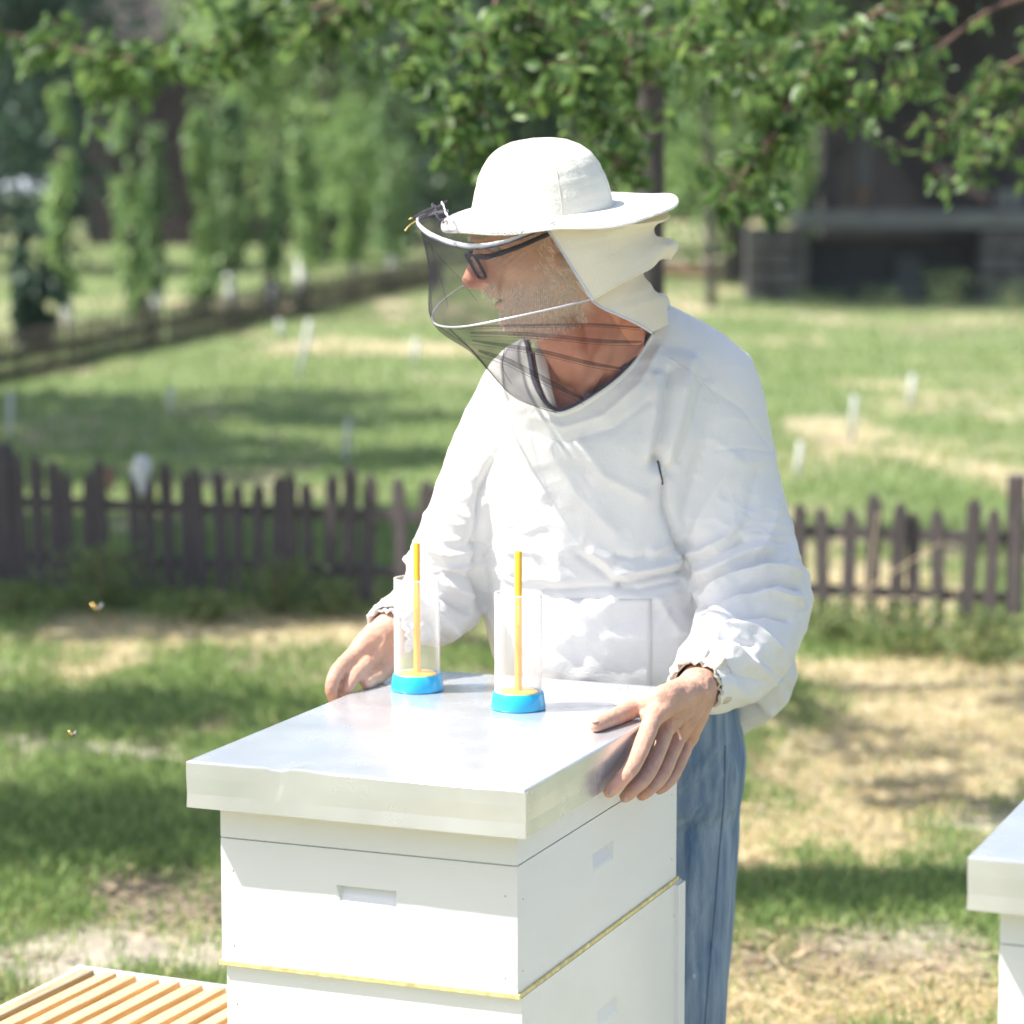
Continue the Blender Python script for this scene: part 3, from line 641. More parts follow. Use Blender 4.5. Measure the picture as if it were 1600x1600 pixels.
def hive_box(x0, y0, w_, l_, z0, z1, name, m, parent, pz=None, hold=True):
    mb = MB(); X_, Y_, Z_ = Vector((1, 0, 0)), Vector((0, 1, 0)), Vector((0, 0, 1)); h_ = z1-z0
    if hold:
        panel(mb, Vector((x0, y0, z0)), X_, Z_, -Y_, w_, h_, pz=pz); panel(mb, Vector((x0+w_, y0, z0)), Y_, Z_, X_, l_, h_, pz=pz)
        panel(mb, Vector((x0+w_, y0+l_, z0)), -X_, Z_, Y_, w_, h_, pz=pz); panel(mb, Vector((x0, y0+l_, z0)), -Y_, Z_, -X_, l_, h_, pz=pz)
        c = [(x0, y0), (x0+w_, y0), (x0+w_, y0+l_), (x0, y0+l_)]
        mb.add([(a, b, z1) for a, b in c], [(0, 1, 2, 3)]); mb.add([(a, b, z0) for a, b in c], [(3, 2, 1, 0)])
        me = mb.mesh(name)
        import bmesh
        b = bmesh.new(); b.from_mesh(me); bmesh.ops.remove_doubles(b, verts=b.verts, dist=1e-5); b.to_mesh(me); b.free()
        return obj(name, me, m, parent, world=False)
    mb.box((x0+w_/2, y0+l_/2, (z0+z1)/2), (w_/2, l_/2, h_/2), ch=.0015); return obj(name, mb.mesh(name), m, parent, world=False)
def lid_mesh():
    """folded sheet metal cover: rounded top edges, a small dent in the front edge"""
    r = .0022; n = 60; rings = []; T = .056
    def ringpts(ins, z):
        p = []
        for i in range(n): p.append((-LW+ins+(LW-2*ins)*i/n, ins, z))
        for i in range(n): p.append((-ins, ins+(LL-2*ins)*i/n, z))
        for i in range(n): p.append((-ins-(LW-2*ins)*i/n, LL-ins, z))
        for i in range(n): p.append((-LW+ins, LL-ins-(LL-2*ins)*i/n, z))
        return p
    rings = [ringpts(.0015, -T), ringpts(0, -T), ringpts(.0006, -T*.7), ringpts(0, -T*.35), ringpts(0, -r), ringpts(r*.3, -r*.3), ringpts(r, 0), ringpts(r+.003, .0001), ringpts(.05, .0004)]
    V = np.array(rings, float).reshape(-1, 3)
    dx = -LW+.122; g = np.exp(-((V[:, 0]-dx)/.010)**2)*np.exp(-(V[:, 1]/.02)**2); V[:, 1] += g*.0015*(V[:, 2] > -T*.5); V[:, 2] -= g*.002*(V[:, 2] > -T*.3)
    g = np.exp(-((V[:, 0]-dx-.03)/.02)**2)*np.exp(-(V[:, 1]/.02)**2); V[:, 2] += g*.0015*(V[:, 2] > -T*.3)
    wv = (fbm(np.c_[V[:, 0]*7, V[:, 1]*7], 8)-.5); V[:, 1] += wv*.003*(V[:, 1] < .0005); V[:, 0] += wv*.003*(V[:, 0] > -.0005)
    V[:, 2] += LZ; m4 = 4*n; mb = MB(); mb.loft([V[i*m4:(i+1)*m4] for i in range(len(rings))], cap=False)
    base = (len(rings)-1)*m4; mb.f.append(tuple(base+k for k in range(m4)))
    return mb.mesh('lid')
def make_hive(label, near):
    """local frame: origin on the ground under the lid's near right corner, x along the front, y away"""
    t = thing('beehive', tuple(near), label, 'beehive', 'white wooden beehives with metal lids', rz=-TH)
    l = obj('lid', lid_mesh(), M['lid'], t, world=False)
    mb = MB(); mb.box((-LW/2, LL/2, LZ-.03), (LW/2-.008, LL/2-.008, .022)); obj('lid_lining', mb.mesh('lid_lining'), M['pale'], t, world=False)
    bx, by, bw, bl = BOX
    obj('folded_corner', MB().box((.0006, .004, LZ-.029), (.0012, .0042, .0262)).mesh('folded_corner'), M['lid'], t, world=False)
    hive_box(bx, by, bw, bl, .7727, LZ-.053, 'rim_frame', M['paint'], t, hold=False)
    hive_box(bx, by, bw, bl, .6220, .772, 'honey_super', M['paint'], t, pz=.095)
    mb = MB(); mb.box((bx+bw/2, by+bl/2, .6195), (bw/2+.0035, bl/2+.0025, .0024)); obj('yellow_divider', mb.mesh('yellow_divider'), M['wax'], t, world=False)
    hive_box(bx+.004, by+.004, bw, bl+.008, .376, .6165, 'brood_box', M['paint2'], t, pz=.14)
    mb = MB(); mb.box((bx+bw+.004+.003, by+bl-.004, .498), (.003, .014, .117)); obj('corner_batten', mb.mesh('corner_batten'), M['paint'], t, world=False)
    hive_box(bx+.002, by+.002, bw, bl+.008, .136, .3745, 'brood_box', M['paint2'], t, pz=.14)
    hive_box(bx-.01, by-.05, bw+.02, bl+.06, .105, .1345, 'bottom_board', M['paint2'], t, hold=False)
    for zz_ in (.645, .735, .42, .57):
        o_ = .004 if zz_ < .62 else 0
        for (xx_, ax_) in ((bx+.016, 0), (bx+bw-.014+o_, 0)):
            obj('nail_head', MB().sph((xx_+rnd.uniform(-.002, .002), by+o_, zz_+rnd.uniform(-.006, .006)), (.0010, .0004, .0010), nu=8, nv=5).mesh('nail_head'), M['greywood'], t, world=False)
        for yy_ in (by+.016, by+bl-.02): obj('nail_head', MB().sph((bx+bw+o_, yy_+rnd.uniform(-.002, .002), zz_+rnd.uniform(-.006, .006)), (.0004, .0010, .0010), nu=8, nv=5).mesh('nail_head'), M['greywood'], t, world=False)
    for a in (.03, bw-.03):
        for b in (.03, bl-.03):
            mb = MB(); mb.box((bx+a, by+b, .05), (.025, .025, .054)); obj('leg', mb.mesh('leg'), M['greywood'], t, world=False)
    return t
def solve_box():
    b = .032
    def px_of(x, y, z): p = hloc(x, y, z); return proj_np(np.array([[p.x, p.y, p.z]]))[0][0]
    def bis(f, lo, hi):
        for _ in range(50):
            m = (lo+hi)/2
            if (f(m) > 0) == (f(hi) > 0): hi = m
            else: lo = m
        return m
    xr = bis(lambda x: px_of(x, b, .76)-808.5, -.1, .05); xl = bis(lambda x: px_of(x, b, .76)-345, -.5, -.3)
    yb = bis(lambda y: px_of(xr, y, .70)-1057, .3, .8); return xl, b, xr-xl, yb-b
BOX = solve_box(); print('BOX', BOX)
hive = make_hive('white beehive with a shiny metal lid that the beekeeper is gripping', HC)
p_ = G(1512, 1338, LZ); near2 = Vector((p_.x, p_.y, 0))+ux*LW
h2 = make_hive('second white beehive cut off by the right edge of the photo', near2)

# open hive body with wooden frames, lower left
fz = .40; fc = G(122, 1508, fz); tb = math.radians(-2.0)
bt = thing('open_hive_body', (fc.x, fc.y, 0), 'open wooden hive body full of frames at the lower left', 'hive box', rz=-(TH+.035))
bwid, blen = .405, .50
for (nm, c, h_) in (('wall_board', (bwid/2, -.011, fz/2), (bwid/2, .011, fz/2)), ('wall_board', (bwid/2, -blen+.011, fz/2), (bwid/2, .011, fz/2)),
                    ('wall_board', (.008, -blen/2, fz/2), (.008, blen/2-.0225, fz/2-.004)), ('wall_board', (bwid-.008, -blen/2, fz/2), (.008, blen/2-.0225, fz/2-.004))):
    obj(nm, MB().box(c, h_, ch=.001).mesh(nm), M['paint'] if h_[0] > .1 else M['pale'], bt, world=False)
def hive_frame(k):
    t = thing('hive_frame', (fc.x, fc.y, 0), None, 'hive frame', 'wooden frames hanging in the open hive body', rz=-(TH+.035))
    x0 = .034+k*.0362
    obj('top_bar', MB().box((x0+rnd.uniform(-.001, .001), -blen/2, fz-.004), (.0106, blen/2-.026, .0095), Matrix.Rotation(rnd.uniform(-.006, .006), 3, 'Z'), ch=.001).mesh('top_bar'), M['pine'], t, world=False)
    for s in (-blen+.034, -.034): obj('side_bar', MB().box((x0, s, fz-.115), (.016, .005, .10)).mesh('side_bar'), M['pale'], t, world=False)
    obj('comb', MB().box((x0, -blen/2, fz-.12), (.012, blen/2-.045, .09)).mesh('comb'), M['comb'], t, world=False)
    for s in (-.05, -.058):
        obj('nail', MB().sph((x0+.004, s, fz+.006), .0018, nu=6, nv=4).mesh('nail'), M['wire'], t, world=False)
    return t
ords = ['first', 'second', 'third', 'fourth', 'fifth', 'sixth', 'seventh', 'eighth', 'ninth', 'tenth']
for k in range(10):
    t = hive_frame(k); t['label'] = 'greyish weathered wooden frame, first from the left in the open hive body' if k == 0 else 'pale yellow wooden frame, %s from the left in the open hive body' % ords[k]
dk = mat('weathered_pine', (.34, .27, .17), .8, var=.25, scale=9, stretch=(14, 1, 14))
bpy.data.objects['top_bar'].data.materials.clear(); bpy.data.objects['top_bar'].data.materials.append(dk)

# ------------------------------------------------------------------ two clear tubes with plungers on the lid
def marking_tube(px, py, lb, s, rodh):
    c = G(px, py, LZ+.001); t = thing('marking_tube', tuple(c), lb, 'plastic tube', 'clear plastic tubes with yellow plungers on the hive lid')
    Rt = .0303*s
    o = MB().lathe([(Rt+.0005, .004), (Rt+.0005, .150*s), (Rt-.0011, .150*s), (Rt-.0011, .004)], c, 48, close=True).build('clear_tube', M['clear'], t, True)
    pr = [(.0, 0), (.0352*s, 0), (.0358*s, .002), (.0345*s, .010), (.0326*s, .0215*s), (.0318*s, .0222*s), (Rt+.0008, .0215*s), (Rt+.0008, .006), (.0, .006)]
    MB().lathe(pr, c, 48).build('blue_base', M['blue'], t, True)
    pl = MB().lathe([(.0, .0165), (.0245*s, .0165), (.0262*s, .018), (.0262*s, .0215), (.0245*s, .023), (.0056, .0235)], c, 40).build('plunger_disc', M['yellow'], t, True)
    MB().lathe([(.0056, .0235), (.0046, .029), (.0046, rodh-.001), (.0038, rodh), (0, rodh)], c, 20).build('plunger_rod', M['yellow'], t, True)
    M.setdefault('rim', mat('clear_rim', (.85, .87, .88), .15, alpha=.55)); MB().lathe([(Rt+.0007, .1495*s), (Rt+.0007, .1510*s), (Rt-.0013, .1510*s), (Rt-.0013, .1495*s)], c, 48, close=True).build('tube_rim', M['rim'], o, True)
    return t
marking_tube(652, 1077, 'clear tube with blue base and yellow plunger, further back on the lid beside the hand', 1.0, .198)
marking_tube(810, 1106, 'clear tube with blue base and yellow plunger, nearer one in front of the jacket', 1.0, .205)

# thin volume added to lift the dark tones toward the far trees
hz = MB().box((0, 52, 6.9), (60, 60, 8.4)).build('lift_haze', None); tag(hz, 'thin added volume that lifts dark tones over the garden', 'lift_haze', kind='stuff')
hm = bpy.data.materials.new('lift_haze'); hm.use_nodes = True; hm.node_tree.nodes.clear(); pv = hm.node_tree.nodes.new('ShaderNodeVolumePrincipled'); ho = hm.node_tree.nodes.new('ShaderNodeOutputMaterial')
pv.inputs['Color'].default_value = (.86, .93, .95, 1); pv.inputs['Density'].default_value = .0003; hm.node_tree.links.new(pv.outputs[0], ho.inputs['Volume']); hz.data.materials.append(hm)

# ------------------------------------------------------------------ the beekeeper
man = thing('person', (.12, 3.98, 0), 'man in white beekeeping jacket, veiled sun hat and blue jeans gripping the hive lid', 'person')
def sring(c, a, b, n=36, e=2.4, dz=0.0, yaw=0.0):
    pts = []
    for k in range(n):
        t = 2*math.pi*k/n; cs, sn = math.cos(t), math.sin(t)
        x_ = a*abs(cs)**(2/e)*(1 if cs >= 0 else -1); y_ = b*abs(sn)**(2/e)*(1 if sn >= 0 else -1)
        pts.append(Vector((c[0]+x_*math.cos(yaw)-y_*math.sin(yaw), c[1]+x_*math.sin(yaw)+y_*math.cos(yaw), c[2]+dz*x_)))
    return pts
TORSO = [(532, 865, 1070, 3.92, .06, .1), (560, 800, 1110, 3.92, .09, .1), (600, 764, 1138, 3.93, .12, .05), (680, 745, 1130, 3.94, .142, 0), (760, 740, 1105, 3.95, .15, 0),
         (850, 742, 1092, 3.96, .155, 0), (930, 752, 1108, 3.965, .155, 0), (1000, 765, 1165, 3.98, .165, 0), (1080, 788, 1232, 3.985, .17, .12)]
def torso(ins=0.0, extra=True, rows=TORSO):
    R_ = []
    for (py, xl, xr, Yc, hd, dz) in rows:
        c = P((xl+xr)/2, py, Yc); a = (xr-xl)/2*Yc/F*1.008-ins; R_.append(sring(c, a, hd-ins, dz=dz))
    return R_
# ---- head
yaw, pit = math.radians(5), math.radians(21)
fwd = Vector((-math.cos(yaw)*math.cos(pit), -math.sin(yaw)*math.cos(pit), -math.sin(pit)))
lft = Vector((0, 0, 1)).cross(Vector((-math.cos(yaw), -math.sin(yaw), 0))).normalized(); upv = fwd.cross(lft).normalized()
HM = Matrix(((fwd.x, lft.x, upv.x), (fwd.y, lft.y, upv.y), (fwd.z, lft.z, upv.z)))
HO = P(838, 362, 3.80)
def hp(x, y, z): return HO+HM @ Vector((x, y, z))
HZ = np.array([-.122, -.118, -.108, -.096, -.085, -.07, -.05, -.03, -.01, .005, .02, .034, .044, .054, .062, .068, .071])
HF = np.array([.055, .072, .083, .087, .086, .086, .087, .085, .080, .080, .085, .077, .066, .052, .036, .015, .0])
HB = np.array([.03, .0, -.025, -.045, -.06, -.07, -.08, -.087, -.092, -.095, -.097, -.098, -.096, -.088, -.068, -.04, -.01])
HWd = np.array([.012, .026, .038, .047, .054, .0605, .067, .0715, .0745, .076, .077, .074, .068, .058, .042, .024, .006])
def smoothstep(a): return np.clip(a, 0, 1)
def head_mesh():
    zs = np.linspace(HZ[0], HZ[-1], 150); n = 180; th = np.linspace(-np.pi, np.pi, n, endpoint=False)
    f = np.interp(zs, HZ, HF); b = np.interp(zs, HZ, HB); wd = np.interp(zs, HZ, HWd)
    k = np.ones(5)/5
    for arr in (f, b, wd): arr[2:-2] = np.convolve(arr, k, 'valid')
    cx = b*.45+f*.15; rings = []
    Z, T = np.meshgrid(zs, th, indexing='ij'); Fm = f[:, None]; Bm = b[:, None]; Wm = wd[:, None]; Cx = cx[:, None]
    c, s_ = np.cos(T), np.sin(T); ef = 2.15; xx = np.where(c >= 0, (Fm-Cx)*np.abs(c)**(2/ef), -(Cx-Bm)*np.abs(c)**(2/2.1))+Cx
    yy = Wm*np.abs(s_)**(2/ef)*np.sign(s_)
    def g(cy, cz, sy, sz, amp, sym=True, fr=True):
        m = np.exp(-((np.abs(yy) if sym else yy)-cy)**2/sy**2-(Z-cz)**2/sz**2)*(c > 0)
        return m*amp
    d = g(.032, .000, .015, .011, -.011)+g(.030, .021, .022, .008, .0045)+g(0, .022, .012, .01, -.001)+g(.052, -.028, .016, .016, .005)
    d += g(.0, -.052, .026, .009, .0062)+g(.012, -.066, .016, .0032, -.0075)+g(0, -.066, .014, .0032, -.006)+g(.0, -.073, .017, .0045, .0045)+g(0, -.083, .018, .005, -.003)+g(0, -.103, .020, .012, .006)
    d += g(.035, -.048, .006, .018, -.0022)+g(.024, -.045, .006, .012, .0015)+g(.040, -.012, .014, .0035, .0022)+g(.038, -.019, .014, .003, -.0018)
    d += .0012*np.sin(Z*1100+yy*60)*np.exp(-((np.abs(yy)-.052)/.008)**2-((Z+.001)/.012)**2)      # crow's feet
    d += .001*np.sin(Z*700)*np.exp(-(yy/.04)**2-((Z-.055)/.02)**2)
    xx = xx+d*np.clip(np.abs(c)+.2, 0, 1); yy = yy+d*s_*.6
    V = np.stack([xx, yy, Z], -1)
    return [[hp(*p) for p in row] for row in V]
body = MB()
body.loft(head_mesh())
def ht(pts, rad, n=12): body.tube([hp(*p) for p in pts], rad, n=n, cap='round')
ht([(.078, 0, .008), (.088, 0, -.006), (.099, 0, -.020), (.106, 0, -.029)], [.0078, .0086, .0105, .0122])
ht([(.099, 0, -.032), (.090, 0, -.041), (.080, 0, -.046)], [.0118, .0095, .008])
for s in (-1, 1):
    ht([(.094, s*.009, -.032), (.086, s*.014, -.034), (.078, s*.016, -.038)], [.0068, .0078, .006])
    ht([(.074, s*.030, .0035), (.072, s*.041, .000), (.066, s*.048, -.005)], [.004, .0045, .004])
    # ear: rim, lobe, bowl
    ht([(-.012, s*.072, -.040), (-.006, s*.076, -.050), (-.016, s*.077, -.054)], [.006, .0065, .006])
    ht([(-.006, s*.074, -.014), (-.010, s*.079, -.004), (-.022, s*.081, -.002), (-.034, s*.081, -.010), (-.034, s*.080, -.024), (-.024, s*.078, -.040), (-.012, s*.076, -.052)], [.004]*7)
    ht([(-.006, s*.072, -.020), (-.018, s*.075, -.020), (-.026, s*.078, -.012)], [.005, .006, .004])
# neck, jaw underside and chest
def bt_(pts, rad, n=20, ell=None): body.tube([P(*p) for p in pts], rad, n=n, cap='round', ell=ell)
bt_([(900, 400, 3.82), (925, 470, 3.84), (936, 540, 3.875), (942, 620, 3.93)], [.062, .064, .068, .085])
bt_([(845, 492, 3.80), (880, 505, 3.82), (925, 540, 3.86)], [.034, .042, .05])
bt_([(812, 498, 3.80), (860, 512, 3.81), (900, 575, 3.85)], [.020, .028, .03])
bt_([(890, 515, 3.79), (905, 560, 3.815), (912, 620, 3.85)], [.018, .014, .014])
bt_([(960, 470, 3.79), (945, 540, 3.80), (915, 610, 3.83)], [.018, .014, .012])
body.loft(torso(.022))
for (a, b) in (((1010, 560, 3.92), (1110, 600, 3.92)), ((860, 580, 3.92), (800, 625, 3.91))): bt_([a, b], [.036, .032])
for i in range(2): pass
# lower body
PEL = [(1080, 840, 1150, 3.99, .125, 0), (1180, 835, 1165, 4.0, .13, 0), (1250, 850, 1160, 4.0, .120, 0), (1300, 880, 1130, 4.0, .085, 0), (1330, 920, 1090, 4.0, .04, 0)]
body.loft(torso(.01, rows=PEL))
LEGL = [(1060, 1200, 4.0), (1056, 1400, 3.99), (1046, 1600, 3.97), (1050, 1780, 4.0), (1052, 1925, 4.02)]
LEGR = [(935, 1200, 4.0), (925, 1400, 3.99), (915, 1600, 3.97), (915, 1780, 4.0), (905, 1925, 4.02)]
for L_ in (LEGL, LEGR): bt_(L_, [.086, .075, .058, .05, .038])
# ---- arms: shoulder, elbow, wrist
def YF(px):   # depth of the lid's right face under a pixel column
    lo, hi = 3.0, 4.5
    for _ in range(40):
        m = (lo+hi)/2; s = (m-HC.y)/vy.y; xw = HC.x+vy.x*s; d = m*math.cos(PITCH)-(LZ-.03-H)*math.sin(PITCH)
        if 800+F*xw/d < px: lo = m
        else: hi = m
    return lo
def YL(px):
    o = hloc(-LW, 0); lo, hi = 3.0, 4.5
    for _ in range(40):
        m = (lo+hi)/2; s = (m-o.y)/vy.y; xw = o.x+vy.x*s; d = m*math.cos(PITCH)-(LZ-.03-H)*math.sin(PITCH)
        if 800+F*xw/d < px: lo = m
        else: hi = m
    return lo
WL = (1086, 1076, 3.60); WR = (609, 984, 3.80)
ARML = [(1108, 600, 3.92), (1135, 760, 3.90), (1172, 935, 3.85), (1138, 1025, 3.745), WL]
ARMR = [(803, 640, 3.92), (733, 790, 3.91), (696, 930, 3.915), (652, 957, 3.865), WR]
bt_(ARML, [.042, .038, .034, .030, .026]); bt_(ARMR, [.032, .033, .032, .026, .0255])
hand = []
def fg(pts, rad, n=12):
    body.tube([Vector(p) for p in pts], rad, n=n, cap='round')
# his left hand (right in the picture): thumb on the lid, fingers down its side
Wp = P(*WL)
def pf(px, py, off=.042): return P(px, py, YF(px)-off)
I = [pf(1021, 1120, .035), pf(993, 1188, .052), pf(970, 1219, .050), pf(952, 1238, .030)]
Md = [pf(1040, 1137, .03), pf(1014, 1203, .058), pf(992, 1230, .055), pf(977, 1245, .030)]
Rg = [pf(1058, 1152, .03), pf(1034, 1210, .058), pf(1015, 1232, .055), pf(1003, 1243, .034)]
Lt = [pf(1072, 1162, .03), pf(1053, 1208, .050), pf(1040, 1226, .045), pf(1030, 1234, .03)]
fg([Wp+Vector((.006, 0, -.002)), (Wp+I[0])/2+Vector((0, -.008, .006)), I[0]], [.022, .018, .0135]); fg(I, [.0125, .0112, .0098, .0078])
fg([Wp, (Wp+Md[0])/2+Vector((0, -.010, .004)), Md[0]], [.022, .019, .0135]); fg(Md, [.0125, .0115, .0098, .0078])
fg([Wp+Vector((.004, .004, -.004)), (Wp+Rg[0])/2+Vector((0, -.006, .0)), Rg[0]], [.022, .018, .013]); fg(Rg, [.012, .0108, .0092, .0074])
fg([Wp+Vector((.01, .01, -.010)), (Wp+Lt[0])/2+Vector((.004, -.002, -.004)), Lt[0]], [.02, .016, .012]); fg(Lt, [.0108, .0095, .0082, .0068])
def lt(px, py, r): return G(px, py, LZ+r)
T_ = [Wp+Vector((-.012, -.006, .0)), P(1040, 1090, YF(1040)-.055), lt(993, 1106, .014), lt(957, 1122, .0105), lt(931, 1134, .0085)]
fg(T_, [.018, .0175, .0128, .0112, .0085])
fg([(T_[1]+I[0])/2+Vector((0, 0, -.004)), (T_[2]+I[0])/2+Vector((.004, 0, -.006)), I[0]], [.011, .010, .011])
# his right hand (left in the picture): over the far left edge of the lid
Wq = P(*WR)
def pl_(px, py, off=.0): return P(px, py, YL(px)+off)
I2 = [pl_(577, 1032, .012), pl_(553, 1056, .010), pl_(543, 1076, .012), pl_(542, 1090, .02)]
M2 = [pl_(558, 1020, .045), pl_(527, 1048, .045), pl_(518, 1075, .045), pl_(521, 1092, .05)]
R2 = [pl_(556, 1022, .07), pl_(525, 1056, .06), pl_(519, 1082, .055), pl_(524, 1098, .06)]
L2 = [pl_(566, 1026, .09), pl_(540, 1056, .085), pl_(534, 1078, .08), pl_(536, 1090, .08)]
for q, s in ((I2, 1), (M2, 1), (R2, .95), (L2, .85)):
    fg([Wq+Vector((rnd.uniform(-.006, .006), 0, 0)), (Wq+q[0])/2+Vector((0, 0, .006)), q[0]], [.022*s, .018*s, .0135*s]); fg(q, [.0122*s, .0102*s, .009*s, .0078*s])
fg([Wq+Vector((.008, -.004, -.004)), G(606, 1030, LZ+.03), G(594, 1052, LZ+.013), G(572, 1066, LZ+.009)], [.018, .017, .0125, .009])

me = body.mesh('body'); recalc(me)
me = mods(me, ('REMESH', dict(mode='VOXEL', voxel_size=.0027)), ('SMOOTH', dict(factor=.5, iterations=3)))
V = coords(me); Nn = normals(me)
# veins and knuckle creases on the hands, pores elsewhere
V += Nn*((fbm(V*70, 21, 3)-.5)*.0008)[:, None]
dw = np.minimum(np.linalg.norm(V-np.array(Wp), axis=1), np.linalg.norm(V-np.array(Wq), axis=1)); hnd = np.clip(1-(dw-.02)/.14, 0, 1)*(dw < .22)
V += Nn*(hnd*(1-np.abs(2*fbm(V*np.array([38, 38, 38]), 33, 2)-1)*4).clip(0, 1)*.0016)[:, None]
setco(me, V)
# skin tone varies over the body: paler hands, redder nose, neck and ears
hc = np.array(HO); loc = (V-hc) @ np.array(HM)
red = np.exp(-((loc[:, 0]-.1)/.02)**2-((loc[:, 2]+.03)/.022)**2)+.75*np.clip((-.085-loc[:, 2])/.05, 0, 1)*(dw > .3)+.5*np.exp(-((loc[:, 2]+.02)/.02)**2-((np.abs(loc[:, 1])-.08)/.012)**2)
for q_ in (I, Md, Rg, Lt, I2, M2, R2):
    for jt_, wt_ in ((q_[0], .55), (q_[1], .6), (q_[2], .45), (q_[3], .5)): red = red+wt_*np.exp(-(np.linalg.norm(V-np.array(jt_), axis=1)/.0125)**2)
red = np.clip(red+(fbm(V*30, 61)-.5)*1.1, 0, 1)
stub = np.clip(1.4*np.exp(-((loc[:, 2]+.085)/.034)**2)*(loc[:, 0] > -.03)*(loc[:, 0] < .095)+1.2*np.exp(-((loc[:, 2]+.05)/.010)**2)*(loc[:, 0] > .078), 0, 1)*(loc[:, 2] > -.14)*.45
base = np.array([.70, .40, .275]); rc = np.array([.56, .22, .15]); st = np.array([.74, .62, .52]); hcx = np.array([.45, .28, .21])
C = base*(1-red[:, None])+rc*red[:, None]; C = C*(1-stub[:, None])+st*stub[:, None]; hm_ = (dw < .25)[:, None]*.7; C = C*(1-hm_)+hcx*hm_
C *= (.80+.40*fbm(V*55, 71))[:, None]
crow = np.exp(-((loc[:, 0]-.050)/.020)**2-((loc[:, 2]+.010)/.020)**2)*(np.abs(loc[:, 1]) > .03)*np.clip(np.sin((loc[:, 2]-.35*(loc[:, 0]-.05)*np.sign(loc[:, 2]+.012))*850), 0, 1)
fold_ = np.exp(-((loc[:, 0]-.070+.5*(loc[:, 2]+.04))/.0035)**2-((loc[:, 2]+.050)/.020)**2)*(np.abs(loc[:, 1]) > .02)
mouth = np.exp(-((loc[:, 2]+.066)/.0035)**2)*(np.abs(loc[:, 1]) < .026)*(loc[:, 0] > .062)
C *= (1-.30*crow-.30*fold_-.6*mouth)[:, None]  # shade of crow's feet, cheek fold and mouth gap painted into the skin tone
at = me.color_attributes.new('tone', 'FLOAT_COLOR', 'POINT'); at.data.foreach_set('color', np.c_[C, np.ones(len(C))].astype(np.float32).ravel())
nt = M['skin'].node_tree; an = nt.nodes.new('ShaderNodeAttribute'); an.attribute_name = 'tone'; nt.links.new(an.outputs['Color'], nt.nodes['Principled BSDF'].inputs['Base Color'])
bo = obj('body', me, M['skin'], man, True)
bvh_body = BVHTree.FromPolygons([Vector(v) for v in V], [tuple(p.vertices) for p in me.polygons])

# ---- eyes, beard, brows
for s in (-1, 1):
    eo = MB().sph(hp(.064, s*.032, -.002), .0112).build('eye', M['eye'], man, True); MB().sph(hp(.0712, s*.032, -.002), .0055, nu=12, nv=8).build('iris', M['iris'], eo, True)
    q = MB()
    for k in range(130):
        yy = s*(.014+.034*rnd.random()); o_ = hp(.10, yy, .019+.004*rnd.random()); h_ = bvh_body.ray_cast(o_, -fwd)
        if h_[0] is None: continue
        d = (fwd*.5+lft*s*.7+upv*rnd.uniform(-.1, .5)).normalized()*.009; sd_ = upv*.0005; q.add([h_[0]-sd_, h_[0]+sd_, h_[0]+d], [(0, 1, 2)])
    q.build('eyebrow', M['beard'], man)
def strands(n, cond, ln, name, dirf, wd=.00035):
    vi = rng.integers(0, len(V), n*60); lv = loc[vi]; k = cond(lv) & (dw[vi] > .3); vi = vi[k][:n]; p = V[vi]; nn = Nn[vi]; l = loc[vi]
    m = len(vi); dl = dirf(l)+rng.normal(0, .35, (m, 3)); dwd = dl @ np.array(HM).T; dwd /= np.linalg.norm(dwd, axis=1)[:, None]
    d = dwd+nn*.14; d /= np.linalg.norm(d, axis=1)[:, None]; L_ = (ln*rng.uniform(.5, 1.2, m))[:, None]; sd_ = np.cross(d, nn); sd_ /= np.linalg.norm(sd_, axis=1)[:, None]+1e-9
    mid = p+d*L_*.55+nn*.0006; end = p+d*L_-nn*L_*.1
    VV = np.stack([p-sd_*wd, p+sd_*wd, mid+sd_*wd*.8, mid-sd_*wd*.8, end], 1).reshape(-1, 3); i = np.arange(m)*5
    T = np.concatenate([np.c_[i, i+1, i+2], np.c_[i, i+2, i+3], np.c_[i+3, i+2, i+4]]); return obj(name, fast_mesh(name, VV, T), M['beard'], man)
dd_ = lambda l: np.c_[l[:, 0]*0+.35, l[:, 1]*0, l[:, 0]*0-1]
strands(12000, lambda l: (rng.uniform(0, 1, len(l)) < np.clip(.8-(l[:, 2]+.074)/.022+1.6*(fbm(l*40, 5, 2)-.5), 0, 1)) & (l[:, 2] < -.036-.35*np.clip(.045-l[:, 0], -.05, .05)) & (l[:, 2] > -.135) & (l[:, 0] > -.02) & (l[:, 0] < .10) & ~((np.abs(l[:, 1]) < .024) & (l[:, 2] > -.080) & (l[:, 2] < -.060) & (l[:, 0] > .075)), .0060, 'beard', dd_, .00026)
strands(2000, lambda l: (rng.uniform(0, 1, len(l)) < .25+1.2*fbm(l*55, 6, 2)*(l[:, 0] < .016)) & (l[:, 0] > -.02) & (l[:, 0] < .022+.01*np.sin(l[:, 2]*90)) & (l[:, 2] > -.07) & (l[:, 2] < .05), .010, 'sideburn', lambda l: np.c_[l[:, 0]*0-.3, l[:, 1]*0, l[:, 0]*0-1])
strands(1500, lambda l: (l[:, 0] > .074) & (np.abs(l[:, 1]) < .030) & (l[:, 2] > -.060) & (l[:, 2] < -.046), .011, 'moustache', lambda l: np.c_[l[:, 0]*0+.35, np.sign(l[:, 1])*.6, l[:, 0]*0-.9])
strands(5000, lambda l: (l[:, 0] < -.03) & (l[:, 2] > -.06) & (l[:, 2] < .07), .014, 'hair', lambda l: np.c_[l[:, 0]*0-.5, l[:, 1]*0, l[:, 0]*0-1], .0005)

